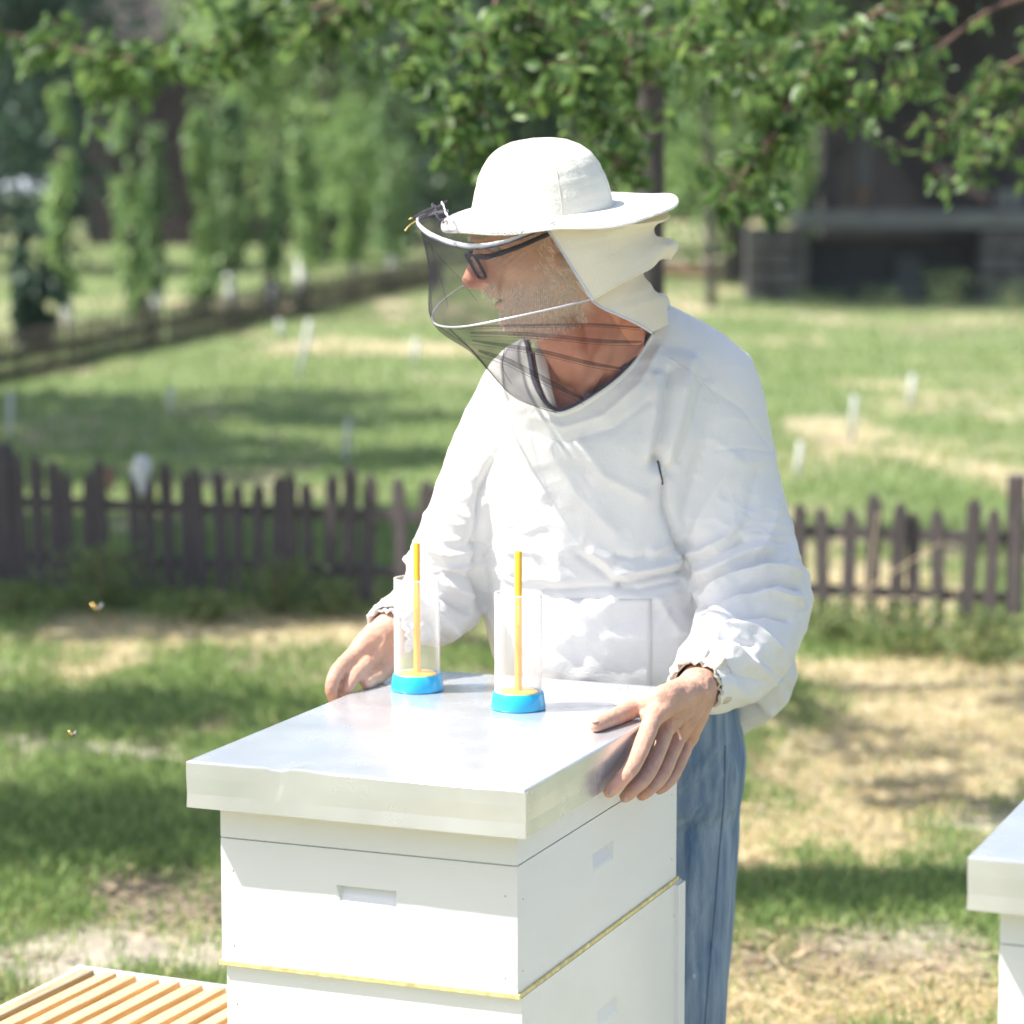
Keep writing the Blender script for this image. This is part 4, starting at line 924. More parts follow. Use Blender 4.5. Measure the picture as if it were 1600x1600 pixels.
for nm_, tip, dr, r in (('fingernail', T_[4], (T_[4]-T_[3]).normalized(), .0062), ('fingernail', I[3], (I[3]-I[2]).normalized(), .0052), ('fingernail', Md[3], (Md[3]-Md[2]).normalized(), .0050)):
    up_n = Vector((0, 0, 1)) if tip is T_[4] else Vector((.5, -.8, .1)); x_ = dr; z_ = (up_n-x_*up_n.dot(x_)).normalized(); y_ = z_.cross(x_)
    Mn = Matrix((x_, y_, z_)).transposed(); MB().sph(tip+x_*.002+z_*(.0062 if tip is T_[4] else .0056), (r, r*.85, .0016), Mn, nu=12, nv=8).build(nm_, M['nail'], bo, True)
# ---- spectacles
gl = []
def gp(x, y, z): return hp(x-.003, y, z-.0085)
rim = MB()
def lens_loop(s):
    pts = []
    for k in range(28):
        a = 2*math.pi*k/28; yy = .0255*abs(math.cos(a))**.4*(1 if math.cos(a) >= 0 else -1); zz = .0170*abs(math.sin(a))**.42*(1 if math.sin(a) >= 0 else -1)
        pts.append((.101-.20*abs(s*.034+yy)**1.15+zz*.12, s*.0345+yy, -.004+zz))
    return pts
for s in (-1, 1):
    lp = lens_loop(s); rim.tube([gp(*p) for p in lp+[lp[0]]], .0023, n=8, sub=1)
rim.tube([gp(.099, -.009, .004), gp(.102, 0, .006), gp(.099, .009, .004)], .0019, n=8)
spec_ = rim.build('glasses', M['black'], man, True)
for s in (-1, 1):
    tm = MB().tube([gp(.0935, s*.058, .010), gp(.088, s*.067, .008), gp(.078, s*.0745, .005), gp(.04, s*.080, .003), (gp(-.02, s*.082, .004)), gp(-.036, s*.080, -.008)], [.0038, .004, .0038, .0034, .003, .002], n=8, ell=(tuple(upv), .5)); tm.build('temple', M['black'], spec_, True)
    lp = lens_loop(s); c = MB(); c.add([gp(*p) for p in lp], [tuple(range(28))]); c.build('lens', M['lens'], spec_)

# ---- jacket
def poly_d(px, py, poly):
    d = np.full(len(px), 1e9)
    for (x0, y0), (x1, y1) in zip(poly[:-1], poly[1:]):
        vx, vy_ = x1-x0, y1-y0; t = np.clip(((px-x0)*vx+(py-y0)*vy_)/(vx*vx+vy_*vy_), 0, 1); d = np.minimum(d, np.hypot(px-x0-t*vx, py-y0-t*vy_))
    return d
def inpoly(px, py, poly):
    r = np.zeros(len(px), bool); j = len(poly)-1
    for i in range(len(poly)):
        xi, yi = poly[i]; xj, yj = poly[j]
        c = ((yi > py) != (yj > py)) & (px < (xj-xi)*(py-yi)/((yj-yi) or 1e-9)+xi); r ^= c; j = i
    return r
jk = MB(); 
jr = torso(); jk.loft(jr)
def jt(pts, rad, ell=None, n=24): jk.tube([P(*p) for p in pts], rad, n=n, cap='round', ell=ell)
jt([(965, 545, 3.90), (1015, 535, 3.91), (1075, 568, 3.92), (1112, 606, 3.92)], [.05, .056, .062, .068])
jt([(905, 575, 3.91), (850, 570, 3.91), (808, 598, 3.91), (790, 640, 3.91)], [.045, .045, .045, .05])
jt([(1028, 500, 3.92), (1050, 520, 3.93), (1085, 560, 3.93)], [.026, .034, .045])
SLL = [(1112, 604, 3.92), (1126, 700, 3.91), (1140, 800, 3.90), (1165, 890, 3.87), (1178, 950, 3.83), (1158, 1010, 3.77), (1118, 1050, 3.69), (1094, 1070, 3.63)]
jt(SLL, [.068, .073, .080, .078, .075, .070, .056, .038])
SLR = [(792, 635, 3.91), (757, 720, 3.91), (722, 810, 3.90), (698, 885, 3.91), (692, 942, 3.92), (655, 955, 3.87), (618, 968, 3.82), (606, 973, 3.81)]
jt(SLR, [.050, .052, .052, .056, .056, .043, .034, .026])
# flared hem at his left side
jt([(1150, 1000, 3.98), (1180, 1060, 3.99), (1150, 1120, 3.99)], [.06, .062, .03])
me = jk.mesh('jacket'); recalc(me)
me = mods(me, ('REMESH', dict(mode='VOXEL', voxel_size=.0052)), ('SMOOTH', dict(factor=.6, iterations=9)), ('SUBSURF', dict(levels=1, subdivision_type='CATMULL_CLARK')))
V = coords(me); Nn = normals(me); px, py = proj_np(V); front = np.clip((-(Nn @ np.array(FW)))*1.6+.15, 0, 1)
disp = np.zeros(len(V))
FOLDS = [  # polyline, sigma px, amplitude mm
 ([(835, 652), (880, 668), (940, 650), (1000, 600), (1030, 545)], 7, 3.5), ([(830, 672), (880, 692), (960, 668), (1012, 628)], 7, -2.2),
 ([(1078, 566), (1062, 640), (1046, 700), (1036, 742)], 11, 8), ([(1046, 580), (1040, 650), (1028, 715)], 9, -9), ([(1026, 590), (1022, 650), (1012, 712)], 8, 5), ([(1030, 722), (1044, 735)], 12, -12),
 ([(1100, 590), (1085, 660), (1062, 720)], 9, -4), ([(1040, 745), (1040, 790), (1060, 850), (1078, 900)], 7, -9),
 ([(745, 850), (740, 900), (756, 950)], 6, -8), ([(790, 620), (778, 700), (748, 770), (738, 850)], 6, -6),
 ([(800, 640), (815, 700), (850, 770)], 10, 3), ([(860, 700), (900, 770), (960, 830)], 12, 3), ([(905, 690), (945, 745), (1005, 775)], 10, 2.5), ([(765, 720), (790, 800), (800, 880)], 10, 2.5),
 ([(905, 868), (938, 892), (968, 914)], 6, -4.5), ([(925, 862), (958, 888), (984, 905)], 6, 4), ([(968, 915), (1010, 903), (1066, 893)], 6, -7), ([(960, 898), (1010, 890), (1065, 878)], 7, 6), ([(850, 922), (930, 918), (1000, 922), (1070, 904)], 5, -4),
 ([(965, 868), (990, 873), (1008, 868)], 7, -4), ([(1020, 860), (1050, 850), (1068, 838)], 9, 3),
 ([(1060, 868), (1100, 862), (1135, 842), (1162, 808)], 8, 7), ([(1085, 872), (1120, 868), (1160, 845)], 7, -6), ([(1070, 905), (1120, 888), (1175, 862), (1205, 858)], 8, 6), ([(1090, 915), (1140, 898), (1190, 880), (1230, 878)], 6, -7),
 ([(1100, 935), (1150, 905), (1200, 892), (1240, 895)], 7, 9), ([(1110, 948), (1160, 925), (1215, 912), (1246, 918)], 6, -8), ([(1112, 962), (1160, 940), (1205, 930), (1248, 938)], 7, 9), ([(1120, 978), (1160, 962), (1200, 958), (1232, 968)], 6, -7),
 ([(1100, 1000), (1140, 980), (1180, 984), (1212, 1012)], 7, 8), ([(1100, 1016), (1140, 1000), (1175, 1008)], 6, -6), ([(1085, 1028), (1120, 1008), (1150, 1018), (1175, 1040)], 7, 7), ([(1125, 1035), (1160, 1055), (1200, 1065)], 8, -4), ([(1140, 1070), (1180, 1095), (1200, 1110)], 9, 4),
 ([(1040, 560), (1100, 600), (1160, 640), (1205, 700)], 4, -1.2), ([(1120, 704), (1160, 700), (1206, 706)], 3.5, -1.2), ([(1150, 720), (1110, 780), (1085, 830)], 14, 4), ([(1185, 740), (1165, 800), (1150, 850)], 12, -3), ([(1215, 790), (1200, 840), (1180, 870)], 10, 4),
 ([(672, 860), (700, 868), (738, 862)], 7, 5), ([(650, 880), (690, 890), (735, 905)], 6, -6), ([(655, 900), (695, 912), (738, 930)], 7, 6), ([(640, 915), (680, 932), (730, 955)], 6, -6), ([(625, 930), (665, 950), (712, 985)], 7, 6), ([(640, 962), (670, 978), (700, 1000)], 6, -5),
 ([(690, 770), (715, 800), (735, 810)], 8, 4), ([(680, 810), (705, 835), (735, 845)], 7, -4), ([(700, 700), (728, 730), (742, 745)], 9, 3), ([(760, 600), (790, 640), (820, 640)], 8, 2.5),
 ([(790, 960), (810, 1000), (800, 1050)], 9, 3), ([(1030, 940), (1060, 990), (1110, 1000)], 10, 4), ([(1190, 1030), (1225, 1060), (1240, 1090)], 8, -4), ([(1100, 1110), (1150, 1130), (1200, 1110)], 8, 3), ([(1075, 1150), (1120, 1120), (1180, 1100)], 8, -4)]
for (pl, sg, am) in FOLDS:
    d = poly_d(px, py, pl); disp += am*.00135*np.exp(-(d/(sg*.95))**1.4)*front
# general soft creasing: warped ridged noise, stronger at elbows and waist
Wv = V*np.array([1, 1, 1.0]); wp = np.c_[fbm(V*5, 81), fbm(V*5+9, 82), fbm(V*5+19, 83)]-.5
r1 = 1-np.abs(2*fbm((V+wp*.16)*np.array([9, 9, 20]), 91, 2)-1); r2 = 1-np.abs(2*fbm((V+wp*.10)*np.array([26, 26, 34]), 92, 2)-1)
el = np.exp(-(np.hypot(px-1180, py-930)/110)**2)+np.exp(-(np.hypot(px-695, py-925)/95)**2)+.35*np.exp(-((py-915)/60)**2)+.25+.5*np.exp(-(np.hypot(px-900, py-1010)/80)**2)
disp += (r1**3-.35)*.008*np.clip(el, 0, 1.2)+(r2**3-.35)*.0034*np.clip(el, 0, 1)+(fbm(V*7, 95, 3)-.5)*.006
disp *= np.clip((np.hypot(px-1088, py-1072)-20)/40, .2, 1)
setco(me, V+Nn*disp[:, None])
V = coords(me)
bvj = BVHTree.FromPolygons([Vector(v) for v in V], [tuple(p.vertices) for p in me.polygons])
CO = Vector((0, 0, H))
def cast(bv, px_, py_, off=0.0):
    d = ray(px_, py_).normalized(); h = bv.ray_cast(CO, d)
    return (h[0]+h[1]*off) if h[0] is not None else None
NECK = [(822, 528), (830, 560), (836, 594), (850, 624), (870, 642), (896, 636), (925, 619), (956, 598), (985, 570), (1003, 545), (1019, 518)]
HEMP = []
import bmesh
b = bmesh.new(); b.from_mesh(me); b.verts.ensure_lookup_table()
ing = inpoly(px, py, NECK+[(1022, 470), (1000, 380), (840, 380)]) & (V[:, 1] < 3.99)
# open bottom and cuffs
wl_ = np.linalg.norm(V-np.array(Wp), axis=1) < .036; wr_ = np.linalg.norm(V-np.array(Wq), axis=1) < .034
# hem line: lower edge of the jacket seen below the sleeve
hx = np.array([700, 800, 1060, 1100, 1165, 1215, 1240, 1256, 1400]); hy = np.array([1175, 1180, 1186, 1172, 1156, 1128, 1100, 1070, 1060])
low = py > np.interp(px, hx, hy)
bmesh.ops.delete(b, geom=[b.verts[int(i)] for i in np.nonzero(ing | low | wl_ | wr_)[0]], context='VERTS')
b.to_mesh(me); b.free()
me = mods(me, ('SOLIDIFY', dict(thickness=.0022, offset=-1)))
jo = obj('jacket', me, M['cotton'], man, True)
jme = me
# hem band along the neckline with a dark binding
hem = [cast(bvj, *q, .001) for q in NECK]; hem = [h for h in hem if h is not None]
MB().tube([h+Vector((.0, -.001, -.003)) for h in hem], .0048, n=8).build('neck_hem', M['cotton'], jo, True)
MB().tube([h+Vector((-.001, -.003, .0015)) for h in hem], [.0035, .0042, .0038, .0036, .0032, .0026, .0022, .0022, .0026, .003, .003][:len(hem)], n=8).build('neck_binding', M['band'], jo, True)
inn = [P(842, 528, 3.86), P(846, 560, 3.845), P(853, 600, 3.83), P(866, 638, 3.82)]
MB().tube(inn, [.006, .008, .007, .004], n=10, ell=((1, 0, 0), .5)).build('inner_collar', M['cotton'], jo, True)
for q in ((918, 622, 12, 6), (976, 578, 14, 7)):
    h = cast(bvj, q[0], q[1], .002)
    if h: MB().box(h+Vector((0, -.003, .003)), (.005, .002, .003), Matrix.Rotation(-.6, 3, 'Y')).build('binding_tab', M['band'], jo)
# cuffs: gathered ends
def cuff(c, ax, r, name, seed):
    ax = Vector(ax).normalized(); n1 = ax.orthogonal().normalized(); n2 = ax.cross(n1); r_ = random.Random(seed); rings = []; ph = [r_.uniform(0, 6) for _ in range(4)]
    for (t, k, pl) in ((-.026, 1.28, .06), (-.016, 1.34, .13), (-.006, 1.22, .15), (-.001, 1.06, .10), (.003, 1.0, .05), (.008, 1.10, .12), (.013, 1.12, .16), (.014, 1.02, .15), (.006, .95, .05), (-.01, .93, .03)):
        ring = []
        for j in range(160):
            a = 2*math.pi*j/160; g = 1+pl*(.42*math.sin(13*a+ph[0]+1.2*math.sin(3*a))+.22*math.sin(21*a+ph[1])+.4*math.sin(5*a+ph[2])); ring.append(Vector(c)+ax*(t+.002*math.sin(5*a+ph[3]))+(n1*math.cos(a)+n2*math.sin(a))*r*k*g)
        rings.append(ring)
    m_ = MB().loft(rings, cap=False); o = m_.build(name, M['cotton'], jo, True); return o
axL = (Wp-P(1142, 1018, 3.76)).normalized(); cl_ = cuff(P(1090, 1069, 3.625), axL, .0325, 'cuff', 5); cl_.data.materials.clear(); cl_.data.materials.append(M['soiled'])
axR = (Wq-P(655, 955, 3.87)).normalized(); cuff(Wq-axR*.006, axR, .029, 'cuff', 6)
# belly pocket
def patch(x0, x1, y0, y1, name, off, nx_=26, ny_=26, skew=0):
    g = []; 
    for j in range(ny_+1):
        for i in range(nx_+1):
            a = i/nx_; c = j/ny_; h = cast(bvj, x0+(x1-x0)*a+skew*c, y0+(y1-y0)*c, off); g.append(h)
    if any(h is None for h in g): return None
    m_ = MB(); m_.add(g, [(j*(nx_+1)+i, (j+1)*(nx_+1)+i, (j+1)*(nx_+1)+i+1, j*(nx_+1)+i+1) for j in range(ny_) for i in range(nx_)])
    me_ = mods(m_.mesh(name), ('SOLIDIFY', dict(thickness=.0016, offset=0))); return obj(name, me_, M['cotton'], jo, True)
patch(790, 1018, 936, 1092, 'belly_pocket', .0006)
def seam(pts, name, r=.0009, m='cotton', bv=None, par=None, off=.0004):
    q = []
    for (a, b_) in zip(pts[:-1], pts[1:]):
        for k in range(6): q.append(cast(bv or bvj, a[0]+(b_[0]-a[0])*k/6, a[1]+(b_[1]-a[1])*k/6, off))
    q = [h for h in q if h is not None]
    if len(q) > 3: MB().tube(q, r, n=6, sub=1).build(name, M[m], par or jo, True)
seam([(794, 943), (860, 941), (940, 940), (1014, 942)], 'pocket_seam'); seam([(1047, 482), (1035, 500), (1022, 518)], 'shoulder_seam'); seam([(1048, 560), (1090, 590), (1130, 640)], 'shoulder_seam')
seam([(1028, 720), (1032, 740), (1036, 760)], 'zip', .0015, 'band')

# ---- jeans
jn = MB(); jn.loft(torso(-.004, rows=PEL))
def jj(pts, rad): jn.tube([P(*p) for p in pts], rad, n=24, cap=True)
jj([(1062, 1190, 4.0), (1058, 1300, 3.99), (1054, 1430, 3.985), (1050, 1600, 3.97), (1052, 1780, 4.0), (1054, 1950, 4.02)], [.094, .093, .087, .078, .072, .074])
jj([(937, 1190, 4.0), (928, 1300, 3.99), (920, 1430, 3.985), (915, 1600, 3.97), (912, 1780, 4.0), (906, 1950, 4.02)], [.094, .093, .087, .078, .072, .074])
me = jn.mesh('jeans'); recalc(me); me = mods(me, ('REMESH', dict(mode='VOXEL', voxel_size=.006)), ('SMOOTH', dict(factor=.6, iterations=18)), ('SUBSURF', dict(levels=1)))
V = coords(me); Nn = normals(me); px, py = proj_np(V); disp = (fbm(V*6, 101, 3)-.5)*.008
JF = [([(1062, 1235), (1090, 1200), (1118, 1170)], 6, 4), ([(1066, 1255), (1110, 1215), (1135, 1180)], 6, -4), ([(1070, 1275), (1105, 1250), (1128, 1210)], 5, 3.5), ([(1148, 1165), (1162, 1210), (1160, 1260)], 5, -4), ([(1140, 1180), (1152, 1230), (1148, 1290)], 5, 3),
      ([(1060, 1480), (1085, 1440), (1110, 1400)], 8, 3), ([(1060, 1540), (1090, 1500), (1125, 1470)], 8, -3), ([(1068, 1420), (1080, 1380), (1083, 1320)], 8, 3)]
for (pl, sg, am) in JF: disp += am*.001*np.exp(-(poly_d(px, py, pl)/sg)**2)*np.clip(-(Nn @ np.array(FW))*1.5, 0, 1)
setco(me, V+Nn*disp[:, None]); V = coords(me); bvn = BVHTree.FromPolygons([Vector(v) for v in V], [tuple(p.vertices) for p in me.polygons])
je = obj('jeans', me, M['denim'], man, True)
seam([(1133, 1165), (1131, 1250), (1122, 1350), (1114, 1450), (1104, 1560), (1098, 1640)], 'side_seam', .0011, 'denimseam', bvn, je)
for (px_, s) in ((1048, 1), (900, -1)):
    f_ = P(px_, 1975, 4.02); sh_ = MB(); sh_.loft([sring((f_.x, f_.y-.20+yy, zz), a, .02, 16) if False else [Vector((f_.x+a*math.cos(t), f_.y+.08-yy, max(.004, zz*math.sin(t)+zz*.9))) for t in [2*math.pi*k/16 for k in range(16)]] for (yy, a, zz) in ((0, .030, .035), (.04, .040, .048), (.10, .045, .045), (.18, .05, .032), (.25, .042, .026), (.275, .022, .016))])
    sh_.build('shoe', M['leather'], man, True)

# ---- hat
HT = P(868, 322, 3.80)
rx = Matrix.Rotation(math.radians(6.0), 3, 'X') @ Matrix.Rotation(math.radians(-3.2), 3, 'Y')
def hatp(r, a, z): return HT+rx @ Vector((r*math.cos(a), r*math.sin(a), z))
cr = MB(); prof = [(.0985, -.020), (.0965, -.004), (.0950, .004), (.0915, .020), (.0860, .039), (.079, .055), (.0695, .069), (.056, .0800), (.038, .0875), (.020, .0905), (.004, .091)]
cxo = -.017; N_ = 96; rings = []
pr = np.array(prof); tt = np.linspace(0, len(pr)-1, 50); pr = np.c_[np.interp(tt, range(len(prof)), pr[:, 0]), np.interp(tt, range(len(prof)), pr[:, 1])]
for (r, z) in pr:
    ring = []
    for k in range(N_):
        a = 2*math.pi*k/N_; sm = .0014*math.exp(-((((a+.35) % (math.pi/3))-math.pi/6)/.035)**2)
        wr = .0012*(float(vnoise(np.array([[a*1.8, z*150, 3.]]), 7)[0])-.5)*(1 if z < .085 else .3)+.0025*(float(vnoise(np.array([[math.cos(a)*1.7+5, math.sin(a)*1.7, z*26.]]), 8)[0])-.5)
        rr = r-sm+wr; ring.append(HT+rx @ Vector((cxo+rr*math.cos(a), rr*math.sin(a)*.93, z)))
    rings.append(ring)
cr.loft(rings); hat = cr.build('hat', M['hatcloth'], man, True)
M['seam'] = mat('seam_cloth', (.56, .53, .46), .85)
for a_ in (-2.35, -1.25, -.2, .85, 1.9, 2.95):
    kk = int((a_ % (2*math.pi))/(2*math.pi)*N_) % N_; MB().tube([rings[i][kk] for i in range(3, 46, 3)], .0006, n=6, sub=2).build('crown_seam', M['seam'], hat, True)
br = []
for (r, th_) in ((.090, 1), (.10, 1), (.115, 1), (.13, 1), (.145, 1), (.157, 1), (.1635, 1), (.165, .5), (.165, -.5), (.1635, -1), (.157, -1), (.14, -1), (.12, -1), (.10, -1), (.090, -1)):
    ring = []
    for k in range(N_):
        a = 2*math.pi*k/N_; q = (r-.09)/.075; left = max(0, -math.cos(a)); near = max(0, -math.sin(a))
        z = -.003+th_*.0014-.014*q*q*left-.010*q*near*near+.0025*q*math.sin(3*a+1)+.0015*q*math.sin(7*a); sc = 1-.06*left*q
        ring.append(HT+rx @ Vector((r*sc*math.cos(a)+cxo*(1-q), r*math.sin(a)*.96, z)))
    br.append(ring)
MB().loft(br, cap=False).build('brim', M['hatcloth'], hat, True)
MB().tube([hatp(.162, a*2*math.pi/60, 0)+rx @ Vector((0, 0, -.003-.013*max(0, -math.cos(a*2*math.pi/60))-.009*max(0, -math.sin(a*2*math.pi/60))**2)) if False else br[6][int(a*N_/60) % N_] for a in range(61)], .0009, n=5, sub=1).build('brim_stitch', M['tape'], hat, True)

# ---- rows of 3-D points -> cloth surface
def cr_spline(pts, n):
    pts = [Vector(p) for p in pts]; m = len(pts)-1; out = []
    for i in range(n):
        u = i/(n-1)*m; k = min(int(u), m-1); t = u-k; p0 = pts[max(k-1, 0)]; p1 = pts[k]; p2 = pts[k+1]; p3 = pts[min(k+2, m)]
        out.append(.5*((2*p1)+(-p0+p2)*t+(2*p0-5*p1+4*p2-p3)*t*t+(-p0+3*p1-3*p2+p3)*t**3))
    return out
def cloth(rows, nu, nv, name, m, parent, ripple=None, thick=.0014):
    R_ = [cr_spline(r, nu) for r in rows]; cols_ = [cr_spline([r[i] for r in R_], nv) for i in range(nu)]
    V = np.array([[cols_[i][j] for i in range(nu)] for j in range(nv)]); 
    if ripple is not None:
        du = np.gradient(V, axis=1); dv = np.gradient(V, axis=0); nn = np.cross(du, dv); nn /= np.linalg.norm(nn, axis=2)[..., None]+1e-9
        U, W_ = np.meshgrid(np.linspace(0, 1, nu), np.linspace(0, 1, nv)); V = V+nn*ripple(U, W_)[..., None]
    idx = np.arange(nu*nv).reshape(nv, nu); Q = np.stack([idx[:-1, :-1], idx[:-1, 1:], idx[1:, 1:], idx[1:, :-1]], -1).reshape(-1, 4)
    me_ = fast_mesh(name, V.reshape(-1, 3), Q)
    if thick: me_ = mods(me_, ('SOLIDIFY', dict(thickness=thick, offset=0)))
    return obj(name, me_, m, parent, True), V
def around(Fp, Bp, Yfar, n=9, pw=1.0, bow=0.0):
    """row of points from a near front edge, round the back silhouette, to the mirrored far front edge"""
    Fv = P(*Fp); Bv = P(*Bp); Fr = Vector((Fv.x, Yfar, Fv.z)); C_ = (Fv+Fr)/2; out = []
    for k in range(n):
        a = math.pi*k/(n-1); c, s = math.cos(a), math.sin(a); c = abs(c)**pw*(1 if c >= 0 else -1); s = s**pw
        out.append(C_+(Fv-C_)*c+(Bv-C_)*s+Vector((0, 0, bow*math.sin(2*a))))
    return out
rows = [around((851, 352, 3.668), (1046, 335, 3.80), 3.93, bow=-.008), around((866, 374, 3.665), (1032, 348, 3.81), 3.94), around((886, 406, 3.662), (1027, 370, 3.82), 3.94, bow=.003), around((906, 438, 3.666), (1052, 383, 3.83), 3.94, bow=.006), around((925, 468, 3.672), (1044, 402, 3.83), 3.95, bow=.004)]
rip = lambda U, W_: .0045*np.sin(U*26+W_*5)*W_*(1-np.exp(-(U/.12)**2))+.004*np.sin(W_*7+U*9+1)*np.sin(np.pi*W_)*(1-np.exp(-(U/.15)**2))+.003*(fbm(np.c_[(U*9+W_*4).ravel(), (W_*5).ravel()], 55).reshape(U.shape)-.5)
fl, FV = cloth(rows, 110, 56, 'neck_flap', M['cream'], hat, rip)
MB().tube([FV[j, 0] for j in range(0, 56, 3)]+[FV[55, 0]], .0019, n=8, sub=2).build('flap_piping', M['tape'], fl, True)
MB().tube([FV[55, i] for i in range(0, 110, 3)], .0013, n=8, sub=2).build('flap_hem', M['cream'], fl, True)
rows = [around((900, 440, 3.69), (1005, 415, 3.84), 3.93), around((922, 466, 3.682), (1006, 436, 3.85), 3.93), around((940, 480, 3.688), (1018, 452, 3.87), 3.93), around((962, 491, 3.70), (1042, 458, 3.90), 3.95), around((992, 506, 3.73), (1044, 476, 3.93), 3.97), around((1017, 520, 3.765), (1046, 498, 3.95), 4.0)]
rip2 = lambda U, W_: .005*np.sin(W_*11+U*3)*(1-np.exp(-(U/.2)**2))*np.sin(np.pi*np.clip(W_*1.1, 0, 1))+.003*np.sin(U*22+W_*6)*W_
lo_, LV = cloth(rows, 80, 44, 'lower_neck_flap', M['cream'], hat, rip2)
MB().tube([LV[j, 0] for j in range(8, 44, 3)]+[LV[43, 0]], .0017, n=8, sub=2).build('flap_piping', M['tape'], lo_, True)

# ---- veil
vr = [
 [(852, 352, 3.665), (800, 374, 3.665), (742, 384, 3.69), (680, 368, 3.74), (653, 345, 3.80), (672, 332, 3.86), (740, 325, 3.92), (850, 320, 3.93)],
 [(885, 405, 3.66), (800, 432, 3.65), (740, 438, 3.67), (698, 432, 3.71), (671, 420, 3.80), (700, 405, 3.88), (760, 395, 3.92), (860, 385, 3.93)],
 [(922, 468, 3.67), (800, 495, 3.65), (740, 508, 3.67), (700, 511, 3.71), (675, 500, 3.77), (680, 480, 3.83), (745, 440, 3.90), (880, 425, 3.93)],
 [(955, 493, 3.69), (880, 522, 3.66), (800, 548, 3.66), (755, 556, 3.69), (733, 545, 3.74), (735, 528, 3.79), (780, 505, 3.88), (880, 480, 3.92)],
 [(990, 540, 3.73), (930, 590, 3.71), (870, 622, 3.71), (810, 620, 3.73), (778, 590, 3.76), (785, 560, 3.80), (815, 515, 3.88), (885, 490, 3.92)],
 [(1016, 521, 3.78), (980, 575, 3.77), (925, 620, 3.765), (872, 643, 3.76), (838, 612, 3.78), (826, 560, 3.81), (845, 512, 3.89), (890, 495, 3.93)]]
vrows = [[P(*q) for q in r] for r in vr]
ve, VV_ = cloth(vrows, 110, 80, 'veil', M['net'], hat, lambda U, W_: .0022*np.sin(U*44+W_*8)*np.sin(np.pi*W_), thick=0)
def polyl(pts, r, m, name, par, n=8): return MB().tube([P(*p) for p in pts], r, n=n, sub=6).build(name, M[m], par, True)
polyl([(922, 468, 3.669), (890, 476, 3.655), (860, 483, 3.648), (800, 496, 3.645), (740, 508, 3.665), (705, 511, 3.70), (682, 507, 3.74), (675, 495, 3.78), (684, 478, 3.83), (710, 456, 3.87), (745, 438, 3.90), (800, 425, 3.925)], .0013, 'wire', 'wire_hoop', ve)
# forward visor hoop and its gathered ruffle
vis = [P(*q) for q in [(868, 346, 3.664), (830, 362, 3.66), (785, 378, 3.665), (742, 385, 3.685), (700, 378, 3.72), (668, 364, 3.76), (652, 347, 3.80), (662, 337, 3.85), (700, 330, 3.90)]]
MB().tube(vis, [.0014, .0018, .0026, .0036, .0042, .0042, .0036, .0026, .0018], n=10, ell=((0, 0, 1), .45)).build('visor_hoop', M['tape'], ve, True)
MB().tube([p+Vector((0, -.002, -.0035)) for p in vis], .0011, n=6).build('hoop_edge', M['band'], ve, True)
ruf = []
for k in range(150):
    u = k/149; base_ = cr_spline([P(*q) for q in [(845, 356, 3.655), (800, 364, 3.652), (760, 361, 3.66), (725, 352, 3.675), (700, 338, 3.70), (693, 322, 3.74), (690, 318, 3.78)]], 150)[k]
    ruf.append(base_+Vector((.0, -.001, .0016*math.sin(k*1.25)+.001*math.sin(k*.57))))
MB().tube(ruf, .0010, n=5, sub=1).build('ruffle', M['tape'], ve, True)
ruf2 = [p+Vector((-.012+.0015*math.sin(i*1.1), -.001, -.002+.002*math.sin(i*.9))) for i, p in enumerate(ruf[85:])]
MB().tube(ruf2, .0008, n=5, sub=1).build('ruffle', M['band'], ve, True)
# netting gathered between brim edge and hoop
rows = [[P(*q) for q in [(850, 350, 3.66), (800, 358, 3.655), (750, 357, 3.665), (715, 345, 3.69), (693, 322, 3.74), (700, 312, 3.85)]], [P(*q) for q in [(851, 352, 3.66), (800, 371, 3.66), (745, 381, 3.68), (690, 370, 3.73), (655, 346, 3.80), (670, 334, 3.87)]]]
cloth(rows, 90, 14, 'visor_net', M['net'], ve, lambda U, W_: .0016*np.sin(U*150), thick=0)
polyl([(690, 322, 3.72), (672, 328, 3.75), (655, 336, 3.78), (645, 341, 3.79)], [.002, .0032, .003, .001], 'fold', 'veil_gather', ve)
polyl([(652, 344, 3.78), (640, 352, 3.775), (633, 361, 3.77)], [.0008, .0008, .0013], 'brass', 'brass_pin', ve); polyl([(645, 340, 3.78), (638, 343, 3.78)], [.0011, .0008], 'brass', 'brass_pin', ve)
for pts, r in (([(712, 511, 3.69), (785, 509, 3.65), (850, 508, 3.645), (930, 507, 3.67), (1000, 512, 3.74)], .0016), ([(735, 520, 3.70), (796, 521, 3.66), (860, 525, 3.65), (940, 533, 3.68), (1003, 534, 3.74)], .0026),
               ([(738, 532, 3.71), (790, 540, 3.67), (850, 550, 3.66), (920, 567, 3.70), (972, 576, 3.745)], .0026), ([(748, 548, 3.72), (790, 562, 3.69), (830, 582, 3.69), (870, 603, 3.70), (912, 624, 3.735)], .0036)):
    MB().tube([P(*p) for p in pts], [r*.4]+[r]*(len(pts)-2)+[r*.5], n=8, sub=6, ell=((0, 0, 1), .25)).build('net_fold', M['net'], ve, True)
    MB().tube([P(p[0], p[1]+2.2*r*1000, p[2]-.002) for p in pts], .00035, n=5, sub=6).build('net_fold', M['fold'], ve, True)
